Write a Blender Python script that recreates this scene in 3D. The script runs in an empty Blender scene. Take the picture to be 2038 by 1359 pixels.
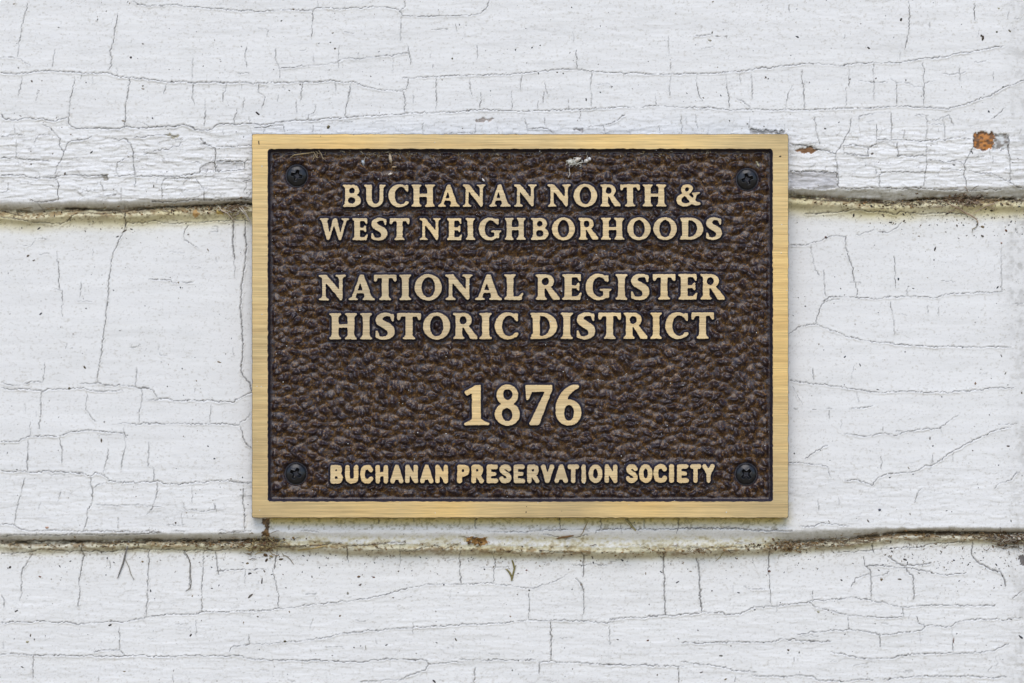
import bpy, math, random
import numpy as np
random.seed(11); RNG = np.random.RandomState(7)

# ---------------------------------------------------------------- camera, sky, sun, exposure
S = 0.000166                      # metres per photo pixel on the plaque face
UC, VC = 1019.0, 679.5            # centre of the photograph
H_FACE = 48.0                     # brass face, pixels in front of the wall sheathing
DIST = 7200.0                     # camera to brass face, pixels
SUN_ELEV, SUN_AZ = math.radians(50), math.radians(-6)

scene = bpy.context.scene
cam = bpy.data.cameras.new("camera"); cam_ob = bpy.data.objects.new("camera", cam)
scene.collection.objects.link(cam_ob); scene.camera = cam_ob
cam.sensor_width = 36.0; cam.lens = DIST / 2038.0 * 36.0
cam.clip_start = 0.05; cam.clip_end = 100.0
cam_ob.location = (0, -(DIST + H_FACE) * S, 0)
cam_ob.rotation_euler = (math.radians(90), 0, 0)

world = bpy.data.worlds.new("World"); scene.world = world; world.use_nodes = True
wn, wl = world.node_tree.nodes, world.node_tree.links
wn.clear()
out = wn.new("ShaderNodeOutputWorld"); bg = wn.new("ShaderNodeBackground")
sky = wn.new("ShaderNodeTexSky"); sky.sky_type = 'NISHITA'; sky.sun_disc = False
sky.sun_elevation = SUN_ELEV; sky.sun_rotation = math.radians(180) - SUN_AZ
sky.air_density = 1.0; sky.dust_density = 1.0; sky.ozone_density = 2.2
tc = wn.new("ShaderNodeTexCoord"); sep = wn.new("ShaderNodeSeparateXYZ")
rmp = wn.new("ShaderNodeMapRange"); mixw = wn.new("ShaderNodeMix"); mixw.data_type = 'RGBA'
rmp.inputs[1].default_value = -0.06; rmp.inputs[2].default_value = 0.04
wl.new(tc.outputs["Generated"], sep.inputs[0]); wl.new(sep.outputs[2], rmp.inputs[0])
wl.new(rmp.outputs[0], mixw.inputs[0])
mixw.inputs[6].default_value = (1.45, 1.25, .9, 1)        # lawn and gravel below the horizon
wl.new(sky.outputs[0], mixw.inputs[7]); wl.new(mixw.outputs[2], bg.inputs[0])
bg.inputs[1].default_value = 0.15
wl.new(bg.outputs[0], out.inputs[0])

sun = bpy.data.lights.new("sun", 'SUN'); sun.energy = 1.0; sun.angle = math.radians(42)
sun.color = (1.0, 0.94, 0.86)
sun_ob = bpy.data.objects.new("sun", sun); scene.collection.objects.link(sun_ob)
sun_ob.rotation_euler = (math.radians(90) - SUN_ELEV, 0, SUN_AZ)   # from above and in front of the wall
scene.view_settings.view_transform = 'Standard'; scene.view_settings.look = 'None'
scene.view_settings.exposure = 0.56; scene.view_settings.gamma = 1.0

# ---------------------------------------------------------------- helpers
TAB = RNG.rand(512, 512)
def vnoise(x, y, seed=0):
    x = x + seed * 17.31; y = y + seed * 9.77
    xi = np.floor(x).astype(int); yi = np.floor(y).astype(int)
    fx = x - xi; fy = y - yi
    fx = fx * fx * (3 - 2 * fx); fy = fy * fy * (3 - 2 * fy)
    a = TAB[xi & 511, yi & 511]; b = TAB[(xi + 1) & 511, yi & 511]
    c = TAB[xi & 511, (yi + 1) & 511]; d = TAB[(xi + 1) & 511, (yi + 1) & 511]
    return (a * (1 - fx) + b * fx) * (1 - fy) + (c * (1 - fx) + d * fx) * fy
def fbm(x, y, oct=3, seed=0):
    s = 0; a = 1.0; t = 0
    for k in range(oct):
        s = s + a * vnoise(x * 2 ** k, y * 2 ** k, seed + k * 3); t += a; a *= .55
    return s / t
def sstep(a, b, x):
    t = np.clip((x - a) / (b - a), 0, 1); return t * t * (3 - 2 * t)

def mesh_np(name, V, F, mats=(), fm=None, smooth=True, col=None):
    """V (n,3) metres, F (m,4) or (m,3) indices."""
    me = bpy.data.meshes.new(name)
    n, m, k = len(V), len(F), F.shape[1]
    me.vertices.add(n); me.vertices.foreach_set("co", np.ascontiguousarray(V, dtype=np.float32).ravel())
    me.loops.add(m * k); me.polygons.add(m)
    me.loops.foreach_set("vertex_index", np.ascontiguousarray(F, dtype=np.int32).ravel())
    me.polygons.foreach_set("loop_start", np.arange(0, m * k, k, dtype=np.int32))
    me.polygons.foreach_set("loop_total", np.full(m, k, dtype=np.int32))
    for mt in mats: me.materials.append(mt)
    if fm is not None: me.polygons.foreach_set("material_index", fm.astype(np.int32))
    me.polygons.foreach_set("use_smooth", np.full(m, bool(smooth)))
    if col is not None:
        at = me.color_attributes.new("tint", 'FLOAT_COLOR', 'POINT')
        c4 = np.ones((n, 4), np.float32); c4[:, :3] = col
        at.data.foreach_set("color", c4.ravel())
    me.update(calc_edges=True); me.validate()
    return me
def link(name, me, parent=None, loc=None):
    o = bpy.data.objects.new(name, me); scene.collection.objects.link(o)
    if loc is not None: o.location = loc
    if parent: o.parent = parent
    return o
def tag(o, label=None, cat=None, group=None, kind=None):
    if label: o["label"] = label
    if cat: o["category"] = cat
    if group: o["group"] = group
    if kind: o["kind"] = kind
    return o
def P(u, v, h, k=1.0):
    """photo pixel -> metres, h pixels in front of the sheathing"""
    return ((u - UC) * S * k, -h * S, (VC - v) * S * k)
def compact(V, F, *extra):
    used = np.zeros(len(V), bool); used[F.ravel()] = True
    idx = np.cumsum(used) - 1
    return (V[used], idx[F]) + tuple(e[used] for e in extra)

# ---------------------------------------------------------------- materials
def new_mat(name):
    m = bpy.data.materials.new(name); m.use_nodes = True
    return m, m.node_tree.nodes, m.node_tree.links, m.node_tree.nodes["Principled BSDF"]
def noise(n, l, scale, detail=3, stretch=(1, 1, 1), rough=.6, world_space=False):
    t = n.new("ShaderNodeNewGeometry" if world_space else "ShaderNodeTexCoord"); mp = n.new("ShaderNodeMapping"); nz = n.new("ShaderNodeTexNoise")
    mp.inputs["Scale"].default_value = stretch
    nz.inputs["Scale"].default_value = scale; nz.inputs["Detail"].default_value = detail
    nz.inputs["Roughness"].default_value = rough
    l.new(t.outputs["Position" if world_space else "Object"], mp.inputs[0]); l.new(mp.outputs[0], nz.inputs[0])
    return nz.outputs[0]
def ramp(n, l, src, stops):
    r = n.new("ShaderNodeValToRGB"); e = r.color_ramp.elements
    e[0].position, e[0].color = stops[0][0], (*stops[0][1], 1)
    e[1].position, e[1].color = stops[-1][0], (*stops[-1][1], 1)
    for p, c in stops[1:-1]:
        q = e.new(p); q.color = (*c, 1)
    l.new(src, r.inputs[0]); return r.outputs[0]
def mul(n, l, a, b, fac=1.0):
    m = n.new("ShaderNodeMix"); m.data_type = 'RGBA'; m.blend_type = 'MULTIPLY'; m.inputs[0].default_value = fac
    l.new(a, m.inputs[6]); l.new(b, m.inputs[7]); return m.outputs[2]
def bump(n, l, bs, src, strength, dist, prev=None):
    b = n.new("ShaderNodeBump"); b.inputs["Strength"].default_value = strength
    b.inputs["Distance"].default_value = dist; l.new(src, b.inputs["Height"])
    if prev is not None: l.new(prev, b.inputs["Normal"])
    l.new(b.outputs[0], bs.inputs["Normal"]); return b.outputs[0]

def paint_mat():
    m, n, l, bs = new_mat("weathered_white_paint")
    at = n.new("ShaderNodeAttribute"); at.attribute_name = "tint"
    sp = ramp(n, l, noise(n, l, 900, 4, (1, 1, 1.4)), [(0.30, (.80, .78, .74)), (0.45, (1, 1, 1)), (1, (1, 1, 1))])
    gr = ramp(n, l, noise(n, l, 260, 4, (.12, 1, 1.6)), [(0.3, (.93, .93, .93)), (0.6, (1, 1, 1))])
    l.new(mul(n, l, mul(n, l, at.outputs["Color"], sp), gr), bs.inputs["Base Color"])
    bs.inputs["Roughness"].default_value = .55; bs.inputs["Specular IOR Level"].default_value = .35
    b1 = bump(n, l, bs, noise(n, l, 420, 5, (.16, 1, 1.5), .7), .22, .00013)
    bump(n, l, bs, noise(n, l, 1600, 3, (.7, 1, 1)), .3, .00009, b1)
    return m
def tint_mat(name, rough=.8, spec=.2):
    m, n, l, bs = new_mat(name)
    at = n.new("ShaderNodeAttribute"); at.attribute_name = "tint"
    sp = ramp(n, l, noise(n, l, 1500, 3), [(0.3, (.6, .6, .6)), (0.65, (1.1, 1.1, 1.1))])
    l.new(mul(n, l, at.outputs["Color"], sp), bs.inputs["Base Color"])
    bs.inputs["Roughness"].default_value = rough; bs.inputs["Specular IOR Level"].default_value = spec
    return m
def brass_mat(name, mid):
    m, n, l, bs = new_mat(name)
    fine = noise(n, l, 4200, 3, (.014, 1, 1), .75, True)
    wide = noise(n, l, 700, 3, (.02, 1, 1), .6, True)
    c1 = ramp(n, l, fine, [(0.36, tuple(c * .76 for c in mid)), (0.5, mid), (0.66, tuple(min(1, c * 1.2) for c in mid))])
    c2 = ramp(n, l, wide, [(0.35, (.88, .86, .84)), (0.62, (1, 1, 1))])
    t3 = ramp(n, l, noise(n, l, 17, 5, (1, 1, 1), .55, True), [(0.36, (.78, .80, .86)), (0.5, (.95, .95, .95)), (0.62, (1.06, 1, .86))])
    l.new(mul(n, l, mul(n, l, c1, c2), t3), bs.inputs["Base Color"])
    bs.inputs["Metallic"].default_value = .85
    r = ramp(n, l, wide, [(0.3, (.55, .55, .55)), (0.7, (.42, .42, .42))])
    l.new(r, bs.inputs["Roughness"])
    bump(n, l, bs, fine, .5, .00003)
    return m
def enamel_mat():
    m, n, l, bs = new_mat("dark_bronze_paint")
    at = n.new("ShaderNodeAttribute"); at.attribute_name = "tint"
    sp = ramp(n, l, noise(n, l, 2600, 3, rough=.7), [(0.36, (.5, .48, .48)), (0.5, (.95, .93, .92)), (0.64, (1.7, 1.5, 1.25))])
    l.new(mul(n, l, at.outputs["Color"], sp), bs.inputs["Base Color"])
    bs.inputs["Roughness"].default_value = .25; bs.inputs["Specular IOR Level"].default_value = .46
    b1 = bump(n, l, bs, noise(n, l, 1500, 4, rough=.7), .4, .00018)
    bump(n, l, bs, noise(n, l, 5000, 2), .5, .0001, b1)
    return m
def side_mat():
    m, n, l, bs = new_mat("dark_bronze_paint_sky_tint")
    c = ramp(n, l, noise(n, l, 2500, 3), [(0.3, (.012, .010, .018)), (0.7, (.030, .025, .040))])  # bluish tint imitates sky reflection on the sloped sides
    l.new(c, bs.inputs["Base Color"]); bs.inputs["Roughness"].default_value = .45
    bs.inputs["Specular IOR Level"].default_value = .6
    bump(n, l, bs, noise(n, l, 2600, 3), .7, .00015)
    return m
def screw_mat():
    m, n, l, bs = new_mat("black_screw_coating")
    c = ramp(n, l, noise(n, l, 900, 4), [(0.35, (.005, .005, .007)), (0.62, (.012, .012, .014)), (0.72, (.06, .045, .02))])
    l.new(c, bs.inputs["Base Color"]); bs.inputs["Roughness"].default_value = .30
    bs.inputs["Specular IOR Level"].default_value = .45
    bump(n, l, bs, noise(n, l, 1800, 3), .35, .00012)
    return m
def plain(name, c, rough=.8):
    m, n, l, bs = new_mat(name)
    k = ramp(n, l, noise(n, l, 1800, 3), [(0.3, tuple(x * .55 for x in c)), (0.7, tuple(min(1, x * 1.25) for x in c))])
    l.new(k, bs.inputs["Base Color"]); bs.inputs["Roughness"].default_value = rough
    return m
M_WORN = brass_mat("worn_brass_faces", (.77, .59, .345))
M_PAINT, M_BRASS, M_ENAMEL, M_SIDE, M_SCREW = paint_mat(), brass_mat("brushed_brass", (.79, .57, .275)), enamel_mat(), side_mat(), screw_mat()
M_TINT = tint_mat("organic_debris")

# ================================================================= WALL
# cracks traced as polylines: region offset, then "width x y,x y,..." in 3x zoom pixels
CR = {
(0, 0): """1.3 152 15,155 45,135 100,120 180,112 240,97 330
1 0 340,60 335,95 345,120 350,150 375,175 390
1.7 695 75,693 130,680 180,672 240,655 295,662 340,655 390,648 415
2.2 0 430,130 435,200 420,300 418,400 425,480 432,560 430,640 430,665 440,720 455,800 462,900 468,980 480,1100 487,1200 487,1350 490,1470 490,1620 490,1750 488,1850 485,1950 478,2038 485
1.3 780 0,830 20,900 30,1030 25,1150 35,1300 50,1450 58,1600 60,1750 52,1830 55,1870 48,1895 42,2038 42
.9 1890 5,1890 42
1.4 1865 55,1858 75,1865 120,1860 170,1858 230
.8 1595 170,1590 210
1.1 1465 275,1460 320,1468 395
1.1 1638 290,1640 350,1668 405,1670 465
1 1668 405,1740 395,1840 385,1940 378,2010 370,2038 350
.8 1868 320,1870 370
.8 2022 270,2020 320,2015 400
.7 325 290,310 350,305 400
.9 1150 340,1145 400,1143 465
1.1 1150 490,1148 540,1140 580,1160 625
1 127 450,120 520,102 575
1.3 438 455,435 520,415 580,410 640,402 695
.7 550 450,547 500
1.5 772 470,765 540,752 590,745 640,748 700,740 760
.8 988 495,975 560
1 1220 590,1222 650,1215 745
1 1350 480,1350 520,1330 560,1330 605
.8 1455 575,1445 655
.9 1410 645,1398 690,1393 735
.8 1437 505,1435 525
1.1 1540 500,1540 545,1575 575,1572 610,1558 645
1.3 1803 495,1798 550,1790 600
.8 1768 600,1765 640,1770 670
.9 1880 620,1882 650,1865 675,1838 683,1838 715
.8 2000 490,2003 545
2.4 0 680,20 700,60 712,150 702,280 710,320 722,360 708,400 698
2.6 402 700,405 735,425 755,470 765,560 758,640 765,710 765,740 752,820 760,900 758,960 750,1040 752,1080 742,1130 752,1165 772,1240 775,1270 760,1290 742,1350 738,1430 735,1500 735,1600 738,1700 720,1800 715,1920 708,2038 700
1 815 722,860 730,885 750
.8 1480 690,1490 730
.8 1330 775,1330 800
1 1505 757,1590 755,1690 745,1698 790
.8 1580 755,1570 795
.8 1865 740,1865 790
1 0 812,80 805,140 805
.8 200 850,225 810,300 800
.8 80 740,85 805
1.3 245 745,290 760,320 795,360 825,350 870,380 905,365 950,335 1000,325 1040
2 380 900,400 855,440 835,500 828,540 812
1.6 665 825,700 830,750 830,775 850,790 900,795 960,800 1040
1 695 1040,695 970,770 935
1.8 800 820,900 808,985 800,1060 815
1 1080 825,1070 870,1000 885,920 900,860 920
2.2 1190 825,1215 855,1270 875,1285 885,1280 940,1285 1020
1.3 1290 870,1380 875,1500 865
2 1285 955,1360 960,1430 960,1458 970,1455 1010
1.3 1460 970,1490 950
1.3 1185 1035,1190 1000,1240 965,1280 960
1 1100 960,1170 965,1200 975
1.3 0 940,80 942,180 948,300 955
.8 95 840,90 935
2 0 1050,50 1045,130 1045,200 1060,320 1060,360 1048,450 1045,560 1045,640 1048
1.5 640 1045,640 1080
1 600 1095,620 1140
1.5 340 1060,345 1100,342 1150,350 1190,300 1200,240 1200,175 1195
1.3 680 1045,800 1045
2 800 1048,880 1048,950 1050,1020 1050,1130 1040,1180 1035
.9 805 1050,800 1115
1.3 1170 1060,980 1060,965 1100,960 1185
1.1 1165 1055,1190 1095,1215 1130,1215 1195
1 590 1165,720 1162,722 1190
.8 722 1125,722 1160
1.7 1285 1020,1380 1018,1455 1010
1.3 1470 1080,1465 1120,1450 1145
1.5 1435 1080,1500 1070
.8 45 1090,45 1140,0 1150
1.6 1500 1145,1480 1180,1380 1195
2.2 900 1200,1000 1205,1130 1190,1330 1190,1500 1190
1.4 225 1205,250 1245
3 0 1255,60 1270,130 1290
3.6 380 1240,450 1240,540 1245,640 1250,735 1258
3.6 740 1258,850 1245,960 1235,1100 1228,1250 1222,1490 1215
2.4 0 1290,130 1310,250 1325,350 1335,390 1315,430 1285,450 1265,600 1270,735 1262
2.8 738 1258,745 1325,742 1358
2 750 1325,850 1325,900 1312,960 1325,1040 1330,1150 1325,1250 1315,1360 1312,1400 1308,1490 1320""",
(680, 0): """1.3 0 42,150 40,280 40,340 52,365 90,450 92,560 90,680 88,760 92,830 75,860 45,880 0
1.2 380 0,378 40,350 55
1.4 360 90,350 130,350 235
1 390 258,400 300,415 385
1.1 0 345,120 345,220 330,310 328,400 308
.8 303 340,305 435
.8 525 320,525 340
.8 543 380,543 410
.9 808 270,810 355
1 1380 190,1385 250
1.4 1402 300,1402 405
.9 1950 215,1955 330
.9 1965 370,1963 415
1.5 0 487,60 485,130 515,220 530,300 540,360 540,385 525,395 460
1.2 48 500,42 560,25 620,25 695
1.2 365 545,378 590,375 670
1.6 360 458,480 455,620 450,800 445,960 440,1100 430,1250 418,1395 410,1480 425,1600 430,1750 435,1900 435,2038 440
1.2 560 460,562 560,565 660
1 760 460,768 530,780 570
1 830 545,825 640
.9 1072 445,1072 540
.9 1015 540,1015 655
.9 1170 600,1170 650
1 1210 490,1230 560
1 1205 545,1200 610
1.2 1490 430,1485 500,1492 560,1490 640
.8 1350 590,1358 650
1 1965 450,1958 570
.9 1870 560,1875 620
1.7 0 700,150 690,300 682,450 670,600 665,700 665,780 655,900 655,1000 655,1100 660,1250 655,1400 650,1550 640,1700 635,1730 638
1.3 1790 640,1830 628,1950 632,2038 638
.8 490 725,485 790
1 1092 705,1108 750,1105 790
1.5 1110 765,1200 762,1240 770,1260 795
1.3 1380 770,1440 780
1.2 1470 750,1560 748,1570 790
1 1570 745,1640 715,1690 680
.8 170 725,260 722
.8 1210 700,1210 740
.8 1420 670,1425 720
.9 2028 690,2028 790
.8 1895 750,1890 790
1.2 600 792,700 788,790 792,800 740""",
(1358, 0): """1 640 25,645 70
1.4 80 207,180 205
1.2 200 212,225 212
1 250 208,270 210,270 225
1.4 1352 0,1360 50,1362 100,1355 180,1345 240,1335 300
1 1748 10,1750 120
.8 1778 170,1772 210
1.7 0 440,100 435,220 432,330 425,450 405,560 395,680 380,770 372,850 378,950 385,1020 375,1150 372,1300 368,1380 352,1480 340,1580 335,1650 315,1750 300,1850 280,1925 270
1 85 450,95 540,120 605
1 260 440,270 530,280 640
.9 345 430,345 490
1 418 435,418 585
1 715 410,725 520,732 645
1 1000 410,1000 515
1 980 520,975 640
1 1145 380,1145 590
1.1 320 585,370 605,410 640
1 660 505,630 560,618 645
1.1 1050 475,1150 488,1230 485
1.1 1245 460,1280 490,1360 490,1400 515,1440 515
1 1285 495,1280 620
1.1 1440 370,1445 480,1440 530,1445 630
1 1450 490,1515 480
.8 1550 435,1655 440,1700 425
.8 1655 385,1658 480
.8 1858 430,1858 480
1.6 0 637,150 638,250 652,330 655,450 650,600 652,750 650,900 645,1050 640,1250 635,1400 632,1580 642,1660 630,1750 600,1830 575,1880 545,1915 515,1980 500,2038 475
1.1 1840 715,1880 680,1930 640
.8 80 680,95 765
1.1 400 700,400 765
1 785 690,800 770,820 860
2 405 768,500 772,612 782
.9 610 740,612 790
1.3 1010 690,1000 780,960 840,935 890,915 915,925 970,930 1040,930 1110
2.8 640 852,690 865,740 870,800 885,870 900,910 915
1 1055 730,1060 690,1150 672,1245 665,1250 720,1248 825
1.6 1160 830,1250 832,1325 830,1420 838,1520 832,1650 822,1720 825
1 1160 740,1160 850
1 1325 770,1325 825
1 1460 690,1462 750,1450 820
.9 1465 735,1555 735
.8 1400 680,1440 695
.8 1500 715,1590 685,1625 745
.8 1560 700,1570 825
2 960 862,1040 865,1110 878,1160 850
1 960 865,970 910
2.2 970 912,1040 922,1110 926,1108 880
2.2 1285 850,1285 925,1370 927,1455 925
1.1 1455 860,1460 950,1450 1030,1440 1110
2 1740 800,1740 870,1710 930,1685 970,1685 1040,1695 1120
1.1 1470 950,1560 965,1640 955,1680 970
1.5 1945 800,1950 920,1960 960,1955 1080
1.7 1710 1020,1800 1030,1870 1045,1930 1070,1990 1110,2038 1120
1.1 1180 1120,1175 1040,1220 1025,1300 1020,1450 1028
.9 1580 1015,1680 1010
.9 1150 985,1160 1035
1.8 640 1015,730 1020,840 1025,920 1025,930 1100,940 1120
1.6 940 1120,1050 1125,1190 1118,1300 1125,1400 1120,1560 1130,1700 1130,1900 1125
3.4 640 1170,760 1180,880 1195,960 1195,1100 1195,1250 1212,1330 1200,1500 1185,1700 1185,1900 1180,2038 1190
2.6 740 1268,820 1270,900 1265,1000 1250,1100 1252,1220 1262,1280 1280,1310 1258,1440 1275,1600 1265,1700 1280""",
(0, 400): """2 740 60,742 100,748 125,740 150,715 205,695 250,668 310,655 370,652 410,640 470,640 560,630 640,622 740,610 830,600 910,585 980,580 1080
1 330 300,340 380,348 460,350 525,365 530,365 690
.8 315 523,350 525
.8 480 480,470 575
1 875 465,950 465,1010 472,1015 488,1150 480
.8 200 225,290 225
.8 125 265,170 270,200 235
1.1 1120 145,1095 175,1095 230,1140 260,1180 280
.9 1250 183,1295 183,1290 150,1265 148
3 1385 110,1385 200,1385 270,1392 350
.9 1392 350,1398 450
2.8 1460 105,1455 200,1465 290,1455 390,1440 480,1435 590,1432 680,1440 770,1445 850,1440 950,1435 1010,1450 1045,1490 1090,1495 1130
1.7 1495 1140,1440 1165,1385 1200,1330 1195,1240 1192,1150 1190,1050 1190,990 1182,930 1185,870 1185
.8 770 870,800 870,830 855
.8 945 905,960 920,990 928
1.2 0 1080,60 1100,110 1100
1.2 140 1090,170 1078,250 1078
.8 262 965,252 1075
1.8 0 1110,60 1125,150 1120,220 1125,245 1135,290 1125,360 1120,400 1118,500 1118,530 1132,620 1135,725 1130
1.3 470 1090,580 1085,640 1095,700 1100,800 1105,870 1118,910 1130,930 1165
1 812 995,803 1100
1.1 838 1120,845 1180,830 1240,822 1325
1.7 240 1135,240 1200,235 1300,228 1358
1.1 512 1150,510 1240,540 1290,565 1320
.8 1258 1215,1250 1320
1.1 700 1325,830 1330,1000 1328,1200 1330,1420 1335,1440 1320,1480 1290,1490 1260
.8 175 1320,172 1358
.8 740 1340,738 1358""",
(1358, 400): """1.6 640 258,700 258,740 262,770 250
.9 770 240,820 235,880 208,980 205
.9 1040 200,1100 185,1160 170
.9 1170 182,1230 185,1290 155,1320 125
1 770 260,780 330,790 380,820 445
1 845 410,848 480,862 570
1.8 978 210,978 270,1000 340,1020 410,1040 500,1050 570
1.3 805 730,810 690,825 640,850 590,880 575,950 568,1040 572,1140 582,1250 572,1400 568,1530 575,1580 555,1700 548,1850 545,1915 540
1.4 640 790,690 755,760 735,805 730,860 755,930 785,1000 810,1080 828,1200 845,1350 858,1500 868,1700 868,1965 872
1 1245 595,1262 680,1268 800
1 1270 320,1275 420,1275 520
1.5 1470 625,1472 670
1 1255 95,1255 130
.9 1912 260,1912 540
1 780 1000,788 1070
1 1028 980,1008 1065
1.5 640 1070,720 1080,800 1092,900 1100,1000 1115,1080 1128,1200 1142,1300 1135,1450 1138,1600 1142,1750 1130,1880 1112,1980 1115
1.1 660 1105,690 1160,718 1215
1.3 665 1235,690 1240
1.3 780 1240,800 1242
1.3 860 1240,900 1240
1.1 1000 1240,1140 1225
1 878 1255,880 1305
.9 1040 1135,1055 1200
1 1535 1358,1600 1310,1655 1275""",
(0, 850): """1.7 0 88,60 85,110 80,150 62,180 55,250 52,340 55,380 40,420 25,520 18,600 25,680 30,740 35,750 60
1 738 5,735 40,740 60,742 110,735 160,718 250
1 178 0,178 50
1 162 85,165 170,160 260
1 350 60,365 120,365 225
1.8 0 262,60 262,150 262,200 272,260 262,350 265,440 270,500 280,540 290,560 275,600 278,640 300,650 325,720 325,800 330,900 328,940 320,970 340,1050 340,1150 335,1250 325,1380 320,1440 330,1500 338
1.1 640 135,635 190,610 270
1.5 535 300,545 360,550 420,540 470,520 500,515 560,500 615
.8 548 365,580 340,620 335
1.1 148 305,125 370,105 440,95 510,82 570
1.5 0 580,80 575,115 610,200 618,350 618,500 620,640 622,800 622,960 625
1.4 0 650,100 640,210 642,350 645,500 640,620 645,800 640,960 630
1.4 938 330,935 390,920 440,910 470,870 525
.9 905 240,920 300,918 325
.8 560 460,700 465,840 468,960 475
.8 883 90,880 240
.9 1145 355,1145 400,1142 460
.9 1090 455,1105 505
.9 1090 495,1160 492,1210 505,1280 490,1275 455,1285 515
.7 1078 520,1085 600
.7 705 540,700 610
.7 360 380,340 450
.7 240 450,225 500
2.5 1435 0,1445 60,1470 100,1500 120
2.2 1450 370,1445 450,1460 490,1455 560,1455 610
1.5 1400 325,1500 330
1 1020 615,1100 622
1.2 1300 635,1400 628,1500 620
4 0 690,40 690,70 700,110 690,170 680,210 680,260 682,300 680,350 675,400 682,450 690,480 688,540 682,600 690,650 700,700 692,750 690,790 685,860 695,890 685,980 688,1060 685,1150 685,1220 685,1240 700,1300 685,1400 680,1480 680
1.7 175 700,180 760,150 815,125 860,118 920,118 1000,110 1040
3.2 482 690,480 740,490 760,488 800
2 482 800,470 900,465 1000,462 1075
2.2 880 735,882 800,875 900,872 1000,865 1130
1.7 1215 690,1208 760,1205 850,1200 950,1195 1100
1.4 1090 750,1125 790,1128 850,1125 920,1135 960,1105 985
2.4 1278 745,1290 800,1295 860,1300 880
1 1280 860,1380 855,1500 850,1600 848
2.6 1650 730,1640 790,1635 850
1.5 1625 850,1635 900,1640 950,1658 1000,1658 1090
1 1458 850,1458 940
.8 650 800,650 840
1.3 0 1005,15 1040,18 1080
1.7 0 1168,150 1165,300 1165,400 1170,450 1178,530 1170,650 1165,720 1168,800 1158,860 1138,920 1130,1000 1122,1100 1118,1190 1108,1300 1108,1450 1102,1600 1095,1700 1085,1850 1062,2038 1042
1.3 705 1195,708 1300,705 1330
.9 1168 1155,1165 1245
.8 1478 1245,1478 1298
2.2 0 760,60 755,140 755,175 745,240 730,330 735,400 745,470 740,550 742,650 745,720 735,800 725,900 735,1000 730,1100 740,1200 735,1300 740,1400 720
2.6 1650 715,1780 712,1900 705,2038 690
1.2 1790 620,1850 615,1900 630
3 1400 680,1500 672,1600 680,1700 690
1 1280 610,1380 625,1450 615""",
(680, 906): """2.4 800 375,798 435
1.7 425 375,430 405
2.2 1300 375,1308 435
2.2 1545 378,1550 440
1.5 1802 385,1802 440
2.4 2010 380,2002 465
1.1 222 380,222 405
1.1 20 385,20 420
1.1 1670 415,1670 470
1.3 870 450,930 458,1020 458,1100 460,1180 448,1270 445,1400 440,1480 450
1.4 1510 470,1520 450,1600 440,1700 440,1800 440,2038 440
2.4 0 542,60 540,140 538,200 530,260 530,340 520,380 512
1.8 340 575,440 570,480 550,560 540,590 550,610 570,640 545,700 530
1.6 30 545,35 640
.9 348 540,345 670
1.2 705 545,708 770
1.1 900 575,915 670,905 700,903 765
.7 915 672,1000 668
1.8 1180 570,1300 575,1400 580
2.6 1430 575,1445 610,1442 730
1.5 1445 605,1470 590
.9 1370 655,1430 660,1500 650,1590 660
2.2 1400 740,1445 800
1.6 1448 800,1445 920,1435 980
2.8 1920 585,1925 700,1928 830,1938 955
1.1 0 880,100 865,250 835,350 810,450 785,500 772,600 770,720 770,900 768,1000 780,1100 795,1160 795,1220 770,1300 745,1350 712
1.1 1118 830,1115 980
1.6 0 1065,120 1055,300 1040,430 1030,550 1025,700 1015,850 1012,1000 1002,1050 990,1150 988,1300 990,1450 992,1530 1000,1620 995
2 1600 978,1700 975,1800 972,1900 960,2038 955
2.4 1248 998,1248 1220
.9 1598 1020,1598 1085
1.5 0 1232,100 1240,200 1225,350 1222,500 1225
1.3 500 1225,520 1250,500 1285,450 1300,400 1320,340 1340,200 1350,100 1356
1.3 520 1248,620 1240,720 1240
1 700 1222,850 1225,1000 1225,1160 1222
1.5 1180 1320,1182 1240,1250 1232,1350 1240,1500 1245,1650 1255,1800 1255,2038 1262
1.8 792 1270,790 1358
2 2008 1265,2010 1358
2 700 490,780 490,860 500
1.5 1200 470,1280 485,1340 500,1480 475""",
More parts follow.
